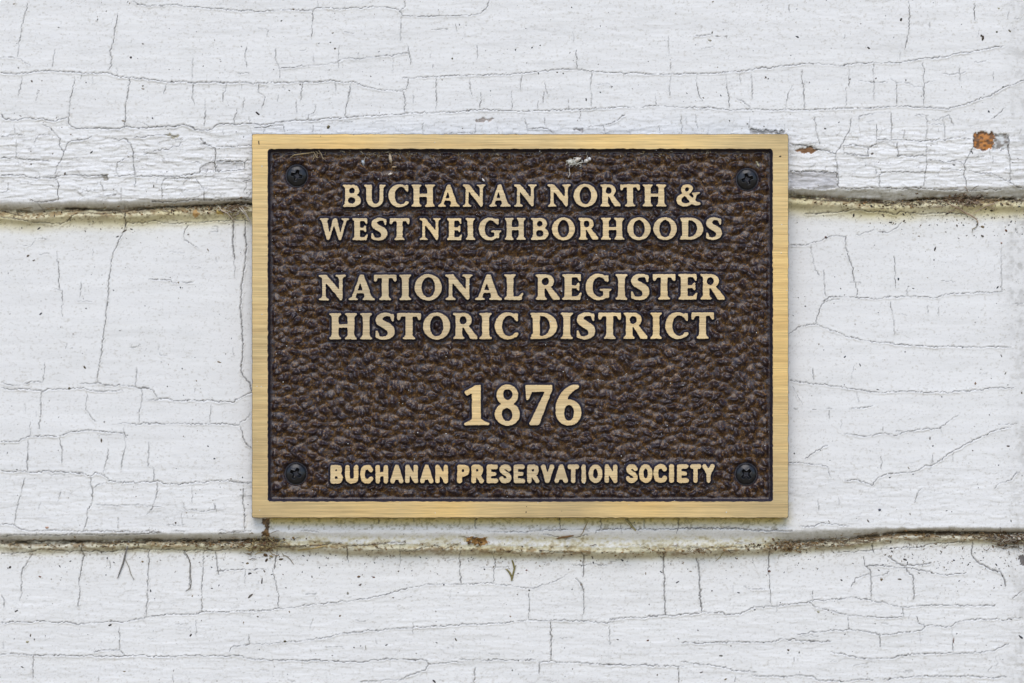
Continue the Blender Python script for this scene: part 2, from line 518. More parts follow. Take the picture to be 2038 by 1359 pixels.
(1358, 850): """1.4 965 38,1050 48,1100 55,1160 45,1210 30,1260 50,1320 35,1400 15,1500 12,1550 5
.9 1200 0,1200 25
1 1545 0,1552 35
1.4 730 185,790 150,865 110
1.4 640 215,750 218,870 235
.8 870 235,885 310
1.7 975 315,1050 315,1130 345,1170 300,1220 280,1300 272,1390 268,1440 240,1510 215,1560 180,1650 130,1700 100,1800 50,1880 15,1960 0
1.5 1188 170,1190 250
1.1 1860 365,1890 335,1970 315,1985 280,2015 270
.9 1385 450,1410 380,1430 365
1 808 435,815 500
1.3 690 590,780 590,820 575,900 580,1000 590
2.8 90 790,100 830,108 950,118 1100
2.6 520 740,515 850
1.3 522 870,528 970,535 1065
2.2 1135 705,1150 760
2 1090 775,1095 825,1128 860,1132 950,1132 1035
1.5 1128 875,1040 910,1010 960
1.1 1135 900,1200 885,1245 868
2.8 1235 775,1270 805,1330 830,1440 825,1490 815
2.4 1330 840,1350 870,1380 890,1390 960,1385 1030
.9 370 955,440 968,520 968
1.6 0 1120,120 1112,180 1110,240 1105,265 1122,350 1115,440 1078,540 1072,650 1060,750 1045
1.3 750 1040,900 1030,1020 1020,1130 1035,1220 1055,1320 1075,1450 1068,1600 1065,1750 1068,1880 1062
1.3 755 1042,800 1080,860 1090,950 1118,1050 1130,1180 1138,1320 1140
1 1322 1078,1325 1135
1 785 980,782 1035
3 1735 690,1730 770,1780 820,1850 855,1905 865,1930 910,1935 950
1.6 1980 1025,2038 980
2.6 0 610,100 600,200 605,330 600,450 620,560 615,660 620
3 1200 640,1330 632,1500 630,1650 628,1800 632,1900 640
2.2 0 720,120 720,280 715,420 715,520 725
2.2 640 730,760 712,880 715,960 705,1060 690,1160 680
1.6 930 750,1040 745,1160 735,1300 720,1400 720,1500 700,1640 690,1720 690
1.5 1200 830,1100 830,1240 835,1400 850,1560 885,1700 875""",
(0, 1200): """1.6 0 310,60 308,130 310,190 315,300 315,400 318,540 318,620 325,730 320,820 318,920 322,1000 325,1100 318,1250 318,1400 320,1500 335,1620 345,1750 345,1900 348,2038 350
1.4 550 292,580 285,660 285,720 292,740 318
1.6 190 318,190 460
1 1365 295,1375 270,1400 262,1480 250,1600 245,1750 235,1900 215,1980 200,2038 180
.9 1478 190,1478 250
1 580 440,580 477
.9 1028 435,1030 477
1 1680 425,1680 455""",
(1358, 1200): """1.6 0 240,120 242,260 235,400 238,550 235,600 222,700 225,800 232,890 235
1.2 690 190,820 172,980 165,1000 155,1010 162
1.5 1000 162,1080 172,1140 182,1185 195,1300 182,1400 175,1435 165,1450 148
1.6 1183 195,1185 265
1 995 85,995 155
1 1415 175,1428 245
1.4 1400 88,1410 120,1460 138,1540 138,1610 145,1640 118,1700 105,1850 100,1930 105,2038 85
1 1610 145,1622 290
1.4 890 292,980 312,1060 330,1180 338,1260 335,1300 315,1400 308,1600 300,1780 300,1860 288,1955 242
1.4 0 352,100 370,190 375,240 385,320 405,450 415
1.6 420 435,500 440,620 445,700 432,780 445,820 462,950 472,1080 460,1140 465
1.5 1200 460,1300 450,1400 442,1550 440,1700 440,1850 450,1940 442
1.2 318 440,318 477
.8 670 330,670 360
1 1875 320,1890 368,1850 385,1832 410""",
}
def polylines():
    for (ox, oy), txt in CR.items():
        for line in txt.split("\n"):
            w, rest = line.strip().split(" ", 1)
            pts = np.array([[float(a) for a in p.split()] for p in rest.split(",")]) / 2.997 + (ox, oy)
            yield float(w), pts
def resample(pts, step=2.8, amp=.62, rng=RNG):
    out = [pts[0]]
    for a, b in zip(pts[:-1], pts[1:]):
        L = np.hypot(*(b - a)); n = max(1, int(round(L / step)))
        nrm = np.array([-(b - a)[1], (b - a)[0]]) / max(L, 1e-6)
        for i in range(1, n + 1):
            q = a + (b - a) * i / n
            if i < n: q = q + nrm * rng.normal(0, amp)
            out.append(q)
    return np.array(out)

# dense grid over the photograph, coarse beyond it
G = 1.62
def axis(lo, hi, a, b):
    d = np.arange(a, b, G)
    l = a - np.cumsum(np.geomspace(G * 1.3, 40, 40)); l = l[l > lo][::-1]
    r = d[-1] + np.cumsum(np.geomspace(G * 1.3, 40, 40)); r = r[r < hi]
    return np.concatenate([l, d, r]), len(l), len(d)
ax_u, u0i, un = axis(-640, 2680, -14, 2054)
ax_v, v0i, vn = axis(-270, 1720, -14, 1375)
U, V = np.meshgrid(ax_u, ax_v)            # rows follow v (downwards)

crack = np.zeros_like(U); groove = np.zeros_like(U); lip = np.zeros_like(U)
UW = U + 1.7 * (vnoise(U / 3.3, V / 3.3, 401) - .5) + 3.0 * (vnoise(U / 13, V / 11, 407) - .5)
VW = V + 2.0 * (vnoise(U / 3.6, V / 3.1, 411) - .5) + 3.2 * (vnoise(U / 12, V / 12, 417) - .5)
def stamp(a, b, w, s):
    pad = 7
    x0, x1 = min(a[0], b[0]) - pad, max(a[0], b[0]) + pad
    y0, y1 = min(a[1], b[1]) - pad, max(a[1], b[1]) + pad
    i0, i1 = np.searchsorted(ax_u, (x0, x1)); j0, j1 = np.searchsorted(ax_v, (y0, y1))
    if i1 <= i0 or j1 <= j0: return
    uu = UW[j0:j1, i0:i1]; vv = VW[j0:j1, i0:i1]
    d = b - a; L2 = max((d * d).sum(), 1e-9)
    t = np.clip(((uu - a[0]) * d[0] + (vv - a[1]) * d[1]) / L2, 0, 1)
    dist = np.hypot(uu - a[0] - t * d[0], vv - a[1] - t * d[1])
    al = min(1, s * (.15 + w * (.60 + .12 * min(w, 3)))) * np.clip(1 - dist / max(1.30, w * .66), 0, 1)
    sl = (slice(j0, j1), slice(i0, i1))
    crack[sl] = np.maximum(crack[sl], al)
    groove[sl] = np.maximum(groove[sl], s * w * np.clip(1 - dist / (1.1 + .7 * w), 0, 1))
    lip[sl] = np.maximum(lip[sl], s * min(w, 2.4) * np.exp(-((dist - 2.9) / 1.3) ** 2) * np.where(vv > a[1] + t * d[1], 1.6, .5))
for w, pts in polylines():
    q = resample(pts)
    ph = RNG.rand() * 100
    for i in range(len(q) - 1):
        s = .30 + 1.15 * vnoise(np.array(i * .30 + ph), np.array(w * 7.0))
        if i == 0 or i == len(q) - 2: s *= .6
        stamp(q[i], q[i + 1], w, float(min(s, 1.15)))
# small random hairlines away from the traced ones
for k in range(420):
    u, v = RNG.rand() * 2038, RNG.rand() * 1359
    zone = 1.0 if 240 < v < 395 else (.45 if v > 800 or v < 240 else .3)
    if RNG.rand() > zone: continue
    if RNG.rand() < .5: d = np.array([RNG.normal(0, 1.5), RNG.uniform(5, 20)])
    else: d = np.array([RNG.uniform(8, 38), RNG.normal(0, 2)])
    q = resample(np.array([[u, v], [u + d[0], v + d[1]]]), 3, .8)
    w = RNG.uniform(.35, .8)
    for i in range(len(q) - 1): stamp(q[i], q[i + 1], w, .9)

# lap joints: u -> v of the lower edge of the board face, and of the dark joint under it
LIP1 = np.interp(ax_u, [-640, 0, 100, 240, 330, 480, 560, 1500, 1600, 1660, 1700, 1830, 1920, 2038, 2680],
                 [404, 402, 401, 399, 396, 393, 390, 376, 374, 372, 371, 373, 373, 369, 366])
JNT1 = np.interp(ax_u, [-640, 0, 60, 130, 240, 330, 490, 1560, 1700, 1780, 1860, 2038, 2680],
                 [416, 418, 422, 416, 417, 413, 406, 388, 397, 402, 395, 396, 392])
LIP2 = np.interp(ax_u, [-640, 0, 300, 560, 700, 1000, 1300, 1580, 1700, 1900, 2038, 2680],
                 [1066, 1063, 1062, 1060, 1060, 1062, 1058, 1056, 1052, 1050, 1051, 1048])
JNT2 = np.interp(ax_u, [-640, 0, 60, 300, 480, 560, 700, 900, 1000, 1200, 1400, 1500, 1700, 1800, 2038, 2680],
                 [1078, 1079, 1082, 1077, 1079, 1077, 1087, 1086, 1090, 1093, 1090, 1086, 1074, 1061, 1064, 1062])
wav = 1.5 * (vnoise(ax_u / 30, ax_u * 0, 5) - .5) + 1.0 * (vnoise(ax_u / 9, ax_u * 0, 8) - .5)
rag = 3.4 * (np.floor(3 * vnoise(ax_u / 17, ax_u * 0, 341)) / 3 - .4) + 1.2 * (vnoise(ax_u / 3.5, ax_u * 0, 343) - .5)
LIP1 = LIP1 + wav + rag; LIP2 = LIP2 + wav[::-1] + .8 * rag[::-1]; JNT1 = JNT1 + .6 * rag[::-1]; JNT2 = JNT2 + .7 * rag
LAP = 20.0
def profile(v, top, lip_v, jnt):
    """height of one board, from its upper joint to its lower edge, then turning under"""
    t = np.clip((v - top) / (lip_v - top), 0, 1)
    face = 3 + (LAP - 3) * t ** 1.15
    e = np.clip((v - lip_v + 1) / (jnt - lip_v + 1), 0, 1)
    return face * (1 - e ** 1.35)
Hh = np.where(V < JNT1, profile(V, -265, LIP1, JNT1),
     np.where(V < JNT2, profile(V, JNT1 + 4, LIP2, JNT2), profile(V, JNT2 + 4, 1755, 1790)))
for J in (JNT1, JNT2):
    Hh = Hh - 7 * np.exp(-((V - J + 1 + 3 * (vnoise(U / 7, V / 9, 331) - .5)) / 1.9) ** 2) * sstep(.30, .55, vnoise(U / 24, V * 0, 333)) * (1 - .8 * (V > 900) * sstep(535, 575, U) * (1 - sstep(1520, 1570, U)))
board_id = np.where(V < JNT1, 0, np.where(V < JNT2, 1, 2))
# ridge of old paint just below each joint
bead1 = np.exp(-((V - JNT1 - 13) / 9) ** 2) * (7 + 5 * vnoise(U / 40, V / 12, 3))
bead2 = np.exp(-((V - JNT2 - 9) / 7) ** 2) * (6 + 6 * vnoise(U / 35, V / 12, 4))
Hh = Hh + bead1 * (V > JNT1 - 2) + bead2 * (V > JNT2 - 2)

UND = sstep(535, 575, U) * (1 - sstep(1520, 1570, U))           # old caulk fills the joint under the plaque
Hh = Hh + 13 * np.exp(-((V - JNT2 - 1) / 11) ** 2) * UND * (.7 + .6 * vnoise(U / 50, V / 20, 371))
# fine relief
flaky = sstep(215, 300, V) * (1 - sstep(395, 402, V)) + .25 * sstep(880, 980, V) * (1 - sstep(1060, 1066, V)) \
      + .22 * sstep(1130, 1200, V) + .10 * (V < 240)
flaky = np.clip(flaky + .05, 0, 1.1)
wv = V + 5 * fbm(U / 90, V / 60, 2, 12)
rid = fbm(U / 34, wv / 4.6, 3, 21); rid2 = fbm(U / 14, wv / 3.0, 2, 31)
wav2 = fbm(U / 120, V / 40, 3, 41)
Hh = Hh + flaky * (1.8 * (rid - .5) + 1.5 * (rid2 - .5)) + 1.6 * (wav2 - .5)
# sharp little horizontal ledges where paint has let go
led = vnoise(U / 42, wv / 9, 51)
Hh = Hh + flaky * 1.1 * sstep(.56, .60, led) + flaky * .8 * sstep(.62, .65, vnoise(U / 25, wv / 6, 57))
Hh = Hh - .75 * groove + .45 * lip * (0.4 + vnoise(U / 20, V / 9, 61))

# colour of the paint, dirt, bare wood (own colours only)
white = np.array([.80, .776, .740])
C = np.ones(U.shape + (3,)) * white
C *= (1 - .05 * (fbm(U / 160, V / 90, 3, 71) - .3))[..., None]
def mixc(mask, c):
    global C
    m = np.clip(mask, 0, 1)[..., None]; C = C * (1 - m) + np.array(c) * m
def below(jnt, a, b): return (1 - sstep(a, b, V - jnt)) * (V > jnt - 3)
dn = fbm(U / 26, V / 9, 3, 81); dn2 = fbm(U / 9, V / 5, 3, 91); dn3 = fbm(U / 60, V / 30, 2, 95); dn4 = fbm(U / 5, V / 4, 3, 97)
# olive yellow algae film on the ledges below the joints
mixc(below(JNT1, 22, 50) * (.70 + .5 * dn3), (.66, .57, .31))
mixc(below(JNT1, 20, 90) * .16, (.60, .57, .42))
mixc(below(JNT2, 14, 31) * (.45 + .5 * dn3), (.62, .56, .33))
mixc(below(JNT2, 14, 60) * .14, (.6, .57, .45))
und = sstep(520, 545, U) * (1 - sstep(1545, 1585, U)) * (V > 1000) * (V < JNT2 + 6)
mixc(und * (1 - sstep(1034, 1054, V)) * (.75 + .4 * dn4), (.72, .58, .20))  # algae tone with the plaque's yellowish shadow painted in
mixc(und * (.10 + .9 * sstep(.40, .62, dn * .5 + dn4 * .5)) * .55 * sstep(1062, 1072, V), (.66, .57, .24))
mixc(und * sstep(.56, .68, dn4) * .55 * (np.abs(V - 1040) < 14), (.22, .17, .06))
mixc(und * sstep(.56, .70, dn4 * .6 + dn * .4) * .6 * sstep(1064, 1072, V), (.30, .20, .08))
# grime on the turned under edges
# thin dirty lines along the little ledges of the flaky zones
for nz_, lv, wd, st_ in ((led, .58, .012, .55), (rid, .60, .010, .40), (rid, .44, .010, .30), (vnoise(U / 25, wv / 6, 57), .635, .014, .5)):
    mixc(np.exp(-((nz_ - lv) / wd) ** 2) * np.clip(flaky, 0, 1) ** .8 * st_ * sstep(.35, .6, fbm(U / 30, V / 8, 2, 311)), (.20, .18, .16))
g1 = sstep(2, 8, V - LIP1) * (V < JNT1 + 2); g2 = sstep(-1, 6, V - LIP2) * (V < JNT2 + 2)
mixc(g1 * (.15 + .6 * dn4), (.40, .38, .29)); mixc(g2 * (.10 + .6 * dn4) * (1 - .6 * und), (.42, .40, .31))
for J, wd in ((JNT1, 1.0), (JNT2, 1.0)):
    rightness = .55 + .6 * sstep(1550, 1700, U) + .35 * vnoise(U / 60, V * 0, 14)
    mixc(np.exp(-((V - J - 1) / 5.0) ** 2) * sstep(.36, .54, dn2 * .6 + dn4 * .25 + dn * .25) * rightness * (1 - .75 * UND * (J is JNT2)), (.11, .075, .04))
    mixc(np.exp(-((V - J - 8) / 9) ** 2) * sstep(.46, .62, dn * .5 + dn4 * .5) * .8, (.26, .16, .06))
    mixc(np.exp(-((V - J - 20) / 22) ** 2) * sstep(.66, .76, fbm(U / 5, V / 3.5, 2, 99)) * .55, (.22, .16, .09))
# grubby right hand edge near the corner
mixc(sstep(1985, 2045, U) * (.12 + .35 * sstep(.5, .7, fbm(U / 10, V / 14, 3, 111))) , (.42, .40, .36))
mixc(sstep(1960, 2040, U) * sstep(415, 440, V) * (1 - sstep(560, 760, V)) * .35 * sstep(.45, .7, fbm(U / 8, V / 8, 3, 113)), (.30, .28, .25))
# faint dusting of fine specks
mixc(sstep(.79, .84, fbm(U / 3.2, V / 3.2, 2, 121)) * .35 * (.4 + dn3), (.30, .27, .22))
mixc(sstep(.62, .8, fbm(U / 70, V / 30, 3, 131)) * .08, (.5, .5, .45))
# bare patches where flakes have dropped off
def patch(poly, c, depth, mottled=None, soft=.8):
    global Hh
    poly = np.array(poly, float); m = np.zeros(U.shape, bool)
    i0, i1 = np.searchsorted(ax_u, (poly[:, 0].min() - 2, poly[:, 0].max() + 2))
    j0, j1 = np.searchsorted(ax_v, (poly[:, 1].min() - 2, poly[:, 1].max() + 2))
    uu, vv = U[j0:j1, i0:i1], V[j0:j1, i0:i1]
    uu, vv = uu + 7 * (vnoise(uu / 6, vv / 6, 7) - .5) + 2 * (vnoise(uu / 2, vv / 2, 3) - .5), vv + 7 * (vnoise(uu / 6, vv / 6, 9) - .5) + 2 * (vnoise(uu / 2, vv / 2, 5) - .5)
    ins = np.zeros(uu.shape, bool)
    for (xa, ya), (xb, yb) in zip(poly, np.roll(poly, -1, 0)):
        if ya == yb: continue
        cnd = (ya > vv) != (yb > vv)
        ins ^= cnd & (uu < (xb - xa) * (vv - ya) / (yb - ya) + xa)
    m[j0:j1, i0:i1] = ins
    cc = np.array(c) * (.65 + .7 * fbm(U / 12, V / 2.4, 3, 141))[..., None]
    if mottled is not None:
        k = sstep(.42, .58, fbm(U / 7, V / 5, 3, 151))[..., None]; cc = cc * (1 - k) + np.array(mottled) * k
    C[m] = cc[m]; Hh[m] -= depth
patch([(1938, 268), (1946, 263), (1976, 264), (1980, 282), (1974, 298), (1950, 299), (1937, 295)], (.50, .20, .045), 4, (.16, .075, .03))
patch([(1977, 265), (2007, 266), (2007, 296), (1976, 298), (1981, 282)], (.30, .27, .24), 4, (.62, .62, .60))
patch([(1585, 296), (1610, 290), (1630, 298), (1620, 304), (1590, 303)], (.24, .12, .05), 3)
patch([(1571, 341), (1600, 340), (1665, 341), (1668, 372), (1640, 376), (1571, 374)], (.55, .53, .52), 3)
patch([(1492, 257), (1560, 261), (1562, 266), (1492, 266)], (.42, .40, .38), 2.5)
patch([(946, 238), (955, 235), (985, 235), (975, 240), (948, 243)], (.40, .34, .30), 2)
patch([(1142, 256), (1158, 257), (1165, 262), (1160, 264), (1142, 260)], (.50, .46, .44), 2)
patch([(325, 269), (345, 266), (357, 271), (350, 274), (335, 272)], (.42, .38, .28), 2)
patch([(395, 341), (404, 328), (420, 321), (427, 324), (428, 338), (410, 341)], (.66, .63, .60), 2)
patch([(430, 320), (484, 322), (484, 336), (430, 340)], (.68, .66, .64), 2)
patch([(198, 348), (214, 348), (214, 358), (207, 358)], (.35, .32, .27), 2.5)
patch([(2028, 1108), (2052, 1106), (2052, 1128), (2034, 1126)], (.16, .14, .13), 2)
patch([(521, 1034), (538, 1034), (534, 1046), (537, 1066), (520, 1070), (526, 1050)], (.24, .14, .06), 2, (.10, .06, .03))
patch([(380, 420), (392, 418), (398, 428), (388, 432)], (.44, .26, .09), 1)
patch([(430, 420), (442, 419), (443, 427), (434, 430)], (.50, .36, .10), 1)
patch([(930, 1070), (965, 1068), (970, 1078), (962, 1086), (944, 1084)], (.36, .19, .05), -2, (.14, .08, .03))
dc = np.where(((np.abs(V - JNT1) < 30) | (np.abs(V - JNT2) < 26))[..., None],
              np.array([.05, .033, .018]), np.array([.035, .030, .026]))
ck = np.clip(crack * 1.05, 0, 1)[..., None]
C = C * (1 - ck) + dc * ck
C = np.clip(C, .01, .9)

KW = (DIST + H_FACE - 25) / DIST
NV, NU = U.shape
Vt = np.stack([(U - UC) * S * KW, -Hh * S, (VC - V) * S * KW], -1).reshape(-1, 3)
idx = np.arange(NV * NU).reshape(NV, NU)
F = np.stack([idx[1:, :-1], idx[1:, 1:], idx[:-1, 1:], idx[:-1, :-1]], -1).reshape(-1, 4)
fc_u = (U[:-1, :-1] + G / 2).ravel(); fc_v = (V[:-1, :-1] + G / 2).ravel(); fb = board_id[:-1, :-1].ravel()
hid = (fc_u > 560) & (fc_u < 1510) & (((fc_v > 425) & (fc_v < 985)) | ((fc_v > 320) & (fc_v < 360)))
wall = bpy.data.objects.new("clapboard_wall", None); scene.collection.objects.link(wall)
tag(wall, "white painted clapboard wall with cracked peeling paint and dirty lap joints", "wall")
boards = []
for b in range(3):
    f = F[(fb == b) & ~hid]
    v2, f2, c2 = compact(Vt, f, C.reshape(-1, 3))
    # plain backing behind the plaque
    if b == 0: rect = [(560, 320, 1510, 360)]
    elif b == 1: rect = [(560, 425, 1510, 985)]
    else: rect = []
    me = mesh_np("clapboard", v2, f2, (M_PAINT,), col=c2)
    o = link("clapboard", me, wall); boards.append(o)
    for (a0, b0, a1, b1) in rect:
        hh = 24.0
        q = np.array([P(a0 - 4, b1 + 4, 12, KW), P(a1 + 4, b1 + 4, 12, KW), P(a1 + 4, b0 - 4, 4, KW), P(a0 - 4, b0 - 4, 4, KW)])
        bo = link("board_back", mesh_np("board_back", q, np.array([[0, 1, 2, 3]]), (M_PAINT,), smooth=False, col=np.tile(white, (4, 1))), o)
boards[0]["label"] = "upper board with flaking paint and an orange bare patch"
boards[1]["label"] = "middle board behind the plaque"
boards[2]["label"] = "lower board with vertical cracks"
def wall_h(u, v):
    i = int(np.clip(np.searchsorted(ax_u, u), 0, NU - 1)); j = int(np.clip(np.searchsorted(ax_v, v), 0, NV - 1))
    return float(Hh[j, i])

# ================================================================= PLAQUE
plaque = bpy.data.objects.new("plaque", None); scene.collection.objects.link(plaque)
PC = (1035.5, 648.5); ploc = P(PC[0], PC[1], 38); plaque.location = ploc
tag(plaque, "cast bronze plaque with raised brass lettering and border screwed to the white clapboards", "plaque")
def PL(u, v, h):
    x, y, z = P(u, v, h); return (x - ploc[0], y - ploc[1], z - ploc[2])
def PLn(u, v, h):
    return np.stack([(u - UC) * S - ploc[0], -h * S - ploc[1], (VC - v) * S - ploc[2]], -1)
BASE = 34.0; TOP = H_FACE

# ---- glyphs: primitives in cap-height units, y up
def cat(pts, n=10):
    pts = np.array(pts, float)
    if len(pts) < 3: return pts
    P0 = np.vstack([2 * pts[0] - pts[1], pts, 2 * pts[-1] - pts[-2]]); out = []
    for i in range(1, len(P0) - 2):
        for t in np.linspace(0, 1, n, endpoint=False):
            a, b, c, d = P0[i - 1], P0[i], P0[i + 1], P0[i + 2]
            out.append(.5 * (2 * b + (c - a) * t + (2 * a - 5 * b + 4 * c - d) * t * t + (3 * b - a - 3 * c + d) * t ** 3))
    out.append(pts[-1]); return np.array(out)
def poly(*p): return ('P', np.array(p, float), 1)
def cut(*p): return ('P', np.array(p, float), -1)
def ell(cx, cy, rx, ry, s=1, rot=0): return ('E', (cx, cy, rx, ry, rot), s)
def stk(pts, s=1): return ('S', cat(pts), s)          # (x, y, half width)
def lin(pts, s=1): return ('S', np.array(pts, float), s)
def bs_(x0, x1, e=.10):                                 # foot serif
    return poly((x0 - e, 0), (x1 + e, 0), (x1 + e, .055), (x1 + .04, .09), (x1, .17), (x0, .17), (x0 - .04, .09), (x0 - e, .055))
def ts_(x0, x1, e=.10, l=None, r=None):                 # head serif
    l = e if l is None else l; r = e if r is None else r
    return poly((x0 - l, 1), (x1 + r, 1), (x1 + r, .945), (x1 + .04, .91), (x1, .83), (x0, .83), (x0 - .04 if l else x0, .91), (x0 - l, .945))
def bar(x0, x1, y0=0, y1=1): return poly((x0, y0), (x1, y0), (x1, y1), (x0, y1))
def st(x0, x1, e=.10): return [bar(x0, x1), bs_(x0, x1, e), ts_(x0, x1, e)]
SER = {
'B': [bar(.10, .36), poly((0, 0), (.4, 0), (.4, .10), (.1, .14), (0, .055)), poly((0, 1), (.4, 1), (.4, .90), (.1, .86), (0, .945)),
      ell(.43, .745, .30, .255), ell(.43, .28, .37, .28), cut((-.2, .2), (.0, .2), (.10, .24), (.10, .78), (0, .82), (-.2, .82)),
      ell(.40, .735, .135, .135, -1), ell(.40, .29, .17, .155, -1), cut((.36, .60), (.42, .60), (.42, .87), (.36, .87)),
      cut((.36, .135), (.42, .135), (.42, .445), (.36, .445))],
'U': [ts_(.11, .35), bar(.11, .35, .35, 1), bar(.70, .86, .35, 1), ts_(.70, .86, .12),
      ell(.485, .36, .375, .38), cut((.35, .37), (.70, .37), (.70, 1.1), (.35, 1.1)), ell(.525, .37, .175, .245, -1),],
'C': [ell(.50, .5, .50, .52), ell(.56, .5, .28, .40, -1), cut((.66, .22), (1.2, .30), (1.2, .74), (.66, .72)),
      cut((.90, -.1), (1.3, -.1), (1.3, 1.1), (.90, 1.1)), poly((.78, .985), (.90, .985), (.885, .66), (.82, .70), (.75, .84)),
      lin([(.80, .12, .06), (.88, .19, .045)])],
'H': st(.11, .37) + st(.72, .98) + [bar(.3, .8, .45, .58)],
'A': [poly((.43, 1), (.57, 1), (.90, .05), (.64, .05), (.44, .70), (.24, .05), (.10, .05)),
      bar(.24, .72, .28, .38), poly((0, 0), (.36, 0), (.36, .05), (.27, .09), (.24, .14), (.10, .12), (0, .055)),
      poly((.53, 0), (1.0, 0), (1.0, .055), (.92, .10), (.86, .18), (.60, .18), (.60, .10), (.53, .055))],
'N': [bar(.14, .27), bs_(.14, .27, .13), poly((0, 1), (.30, 1), (.88, .28), (.88, .0), (.82, 0), (.14, .86), (0, .945)),
      bar(.78, .91, .05, 1), ts_(.78, .91, .13)],
'O': [ell(.53, .5, .53, .525), ell(.53, .5, .265, .405, -1)],
'R': [bar(.10, .36), bs_(.10, .36), poly((0, 1), (.4, 1), (.4, .90), (.1, .86), (0, .945)), ell(.42, .725, .32, .275),
      cut((-.2, .2), (.0, .2), (.10, .24), (.10, .78), (0, .82), (-.2, .82)), ell(.40, .72, .145, .155, -1),
      cut((.36, .575), (.42, .575), (.42, .865), (.36, .865)), poly((.36, .52), (.60, .52), (.97, .10), (.97, .0), (.70, 0))],
'T': [bar(.31, .57, 0, .95), bs_(.31, .57), bar(.03, .85, .87, 1), poly((0, 1), (.10, 1), (.16, .88), (.10, .74), (.04, .72), (0, .78)),
      poly((.88, 1), (.78, 1), (.72, .88), (.78, .74), (.84, .72), (.88, .78))],
'E': [bar(.09, .35), poly((0, 0), (.4, 0), (.4, .12), (.1, .14), (0, .055)), poly((0, 1), (.4, 1), (.4, .88), (.1, .86), (0, .945)),
      bar(.3, .68, .885, 1), poly((.69, 1), (.60, 1), (.55, .89), (.64, .73), (.69, .73)), bar(.3, .60, .455, .565),
      poly((.64, .36), (.64, .66), (.59, .66), (.52, .56), (.52, .46), (.59, .36)), bar(.3, .68, 0, .13),
      poly((.66, 0), (.735, .27), (.68, .27), (.55, .12), (.55, 0))],
'S': [stk([(.66, .88, .055), (.52, .955, .06), (.33, .955, .075), (.17, .84, .11), (.18, .68, .135), (.36, .55, .14),
           (.55, .42, .145), (.60, .24, .125), (.50, .08, .08), (.32, .03, .06), (.14, .06, .055)]),
      poly((.60, .98), (.70, .98), (.69, .70), (.64, .68), (.58, .82)), poly((.02, .05), (.12, .02), (.17, .14), (.09, .32), (.03, .32))],
'I': st(.10, .35),
'G': [ell(.50, .5, .50, .52), ell(.54, .5, .27, .40, -1), cut((.64, .45), (1.3, .45), (1.3, .745), (.64, .73)),
      cut((.78, -.1), (1.3, -.1), (1.3, 1.1), (.90, 1.1), (.90, .6), (.78, .4)),
      poly((.78, .97), (.905, .97), (.89, .69), (.83, .70), (.75, .84)), bar(.70, .92, .07, .40), poly((.56, .43), (1.02, .43), (1.02, .38), (.92, .33), (.7, .33), (.56, .37))],
'D': [bar(.10, .37), poly((0, 0), (.4, 0), (.4, .12), (.1, .14), (0, .055)), poly((0, 1), (.4, 1), (.4, .88), (.1, .86), (0, .945)),
      ell(.45, .5, .60, .50), cut((-.3, .15), (0, .15), (.10, .19), (.10, .81), (0, .85), (-.3, .85)), cut((-.3, -.1), (0, -.1), (0, 1.1), (-.3, 1.1)),
      ell(.43, .5, .34, .385, -1), cut((.30, .3), (.37, .1), (.37, .9), (.30, .7)), bar(.10, .37, .06, .94)],
'W': [poly((.07, .95), (.33, .95), (.46, .28), (.60, .95), (.72, 1), (.80, .95), (.94, .30), (1.12, .95), (1.24, .95), (.98, 0), (.88, 0), (.66, .70), (.44, 0), (.34, 0)),
      poly((0, 1), (.42, 1), (.42, .945), (.30, .90), (.10, .90), (0, .945)), poly((1.00, 1), (1.34, 1), (1.34, .945), (1.24, .90), (1.10, .90), (1.00, .945)),
      poly((.60, .9), (.66, 1), (.78, 1), (.80, .9))],
'L': [bar(.10, .36), poly((0, 0), (.4, 0), (.4, .12), (.1, .14), (0, .055)), ts_(.10, .36), bar(.3, .70, 0, .13), poly((.66, 0), (.77, .28), (.71, .28), (.55, .12), (.55, 0))],
'&': [stk([(.60, .72, .06), (.62, .86, .085), (.48, .95, .065), (.32, .88, .08), (.28, .72, .085), (.42, .52, .09), (.62, .30, .10), (.80, .12, .10), (1.0, .10, .05)]),
      stk([(.62, .84, .07), (.56, .66, .065), (.30, .52, .07), (.12, .36, .10), (.13, .15, .10), (.34, .04, .075), (.58, .10, .06), (.76, .28, .055), (.80, .48, .06), (.72, .57, .05)]),
      poly((.66, .62), (1.04, .65), (1.0, .58), (.86, .50), (.72, .52))],
'1': [poly((.24, .98), (.40, 1.0), (.40, .1), (.20, .1), (.20, .78)), poly((.02, .83), (.30, 1.0), (.30, .85), (.08, .73)),
      poly((.02, 0), (.60, 0), (.60, .05), (.50, .085), (.40, .15), (.20, .15), (.10, .085), (.02, .05))],
'8': [ell(.315, .745, .275, .265), ell(.315, .27, .32, .285), ell(.325, .76, .12, .135, -1, .25), ell(.31, .26, .135, .165, -1, .25)],
'7': [poly((.02, 1), (.66, 1), (.66, .88), (.34, 0), (.12, 0), (.10, .04), (.48, .83), (.12, .83)), poly((.0, 1), (.10, 1), (.16, .82), (.09, .64), (.03, .62))],
'6': [stk([(.54, .95, .045), (.40, .90, .075), (.24, .74, .10), (.15, .50, .12), (.15, .32, .12)]), ell(.33, .31, .31, .32), ell(.34, .30, .12, .195, -1)],
}
w = .125
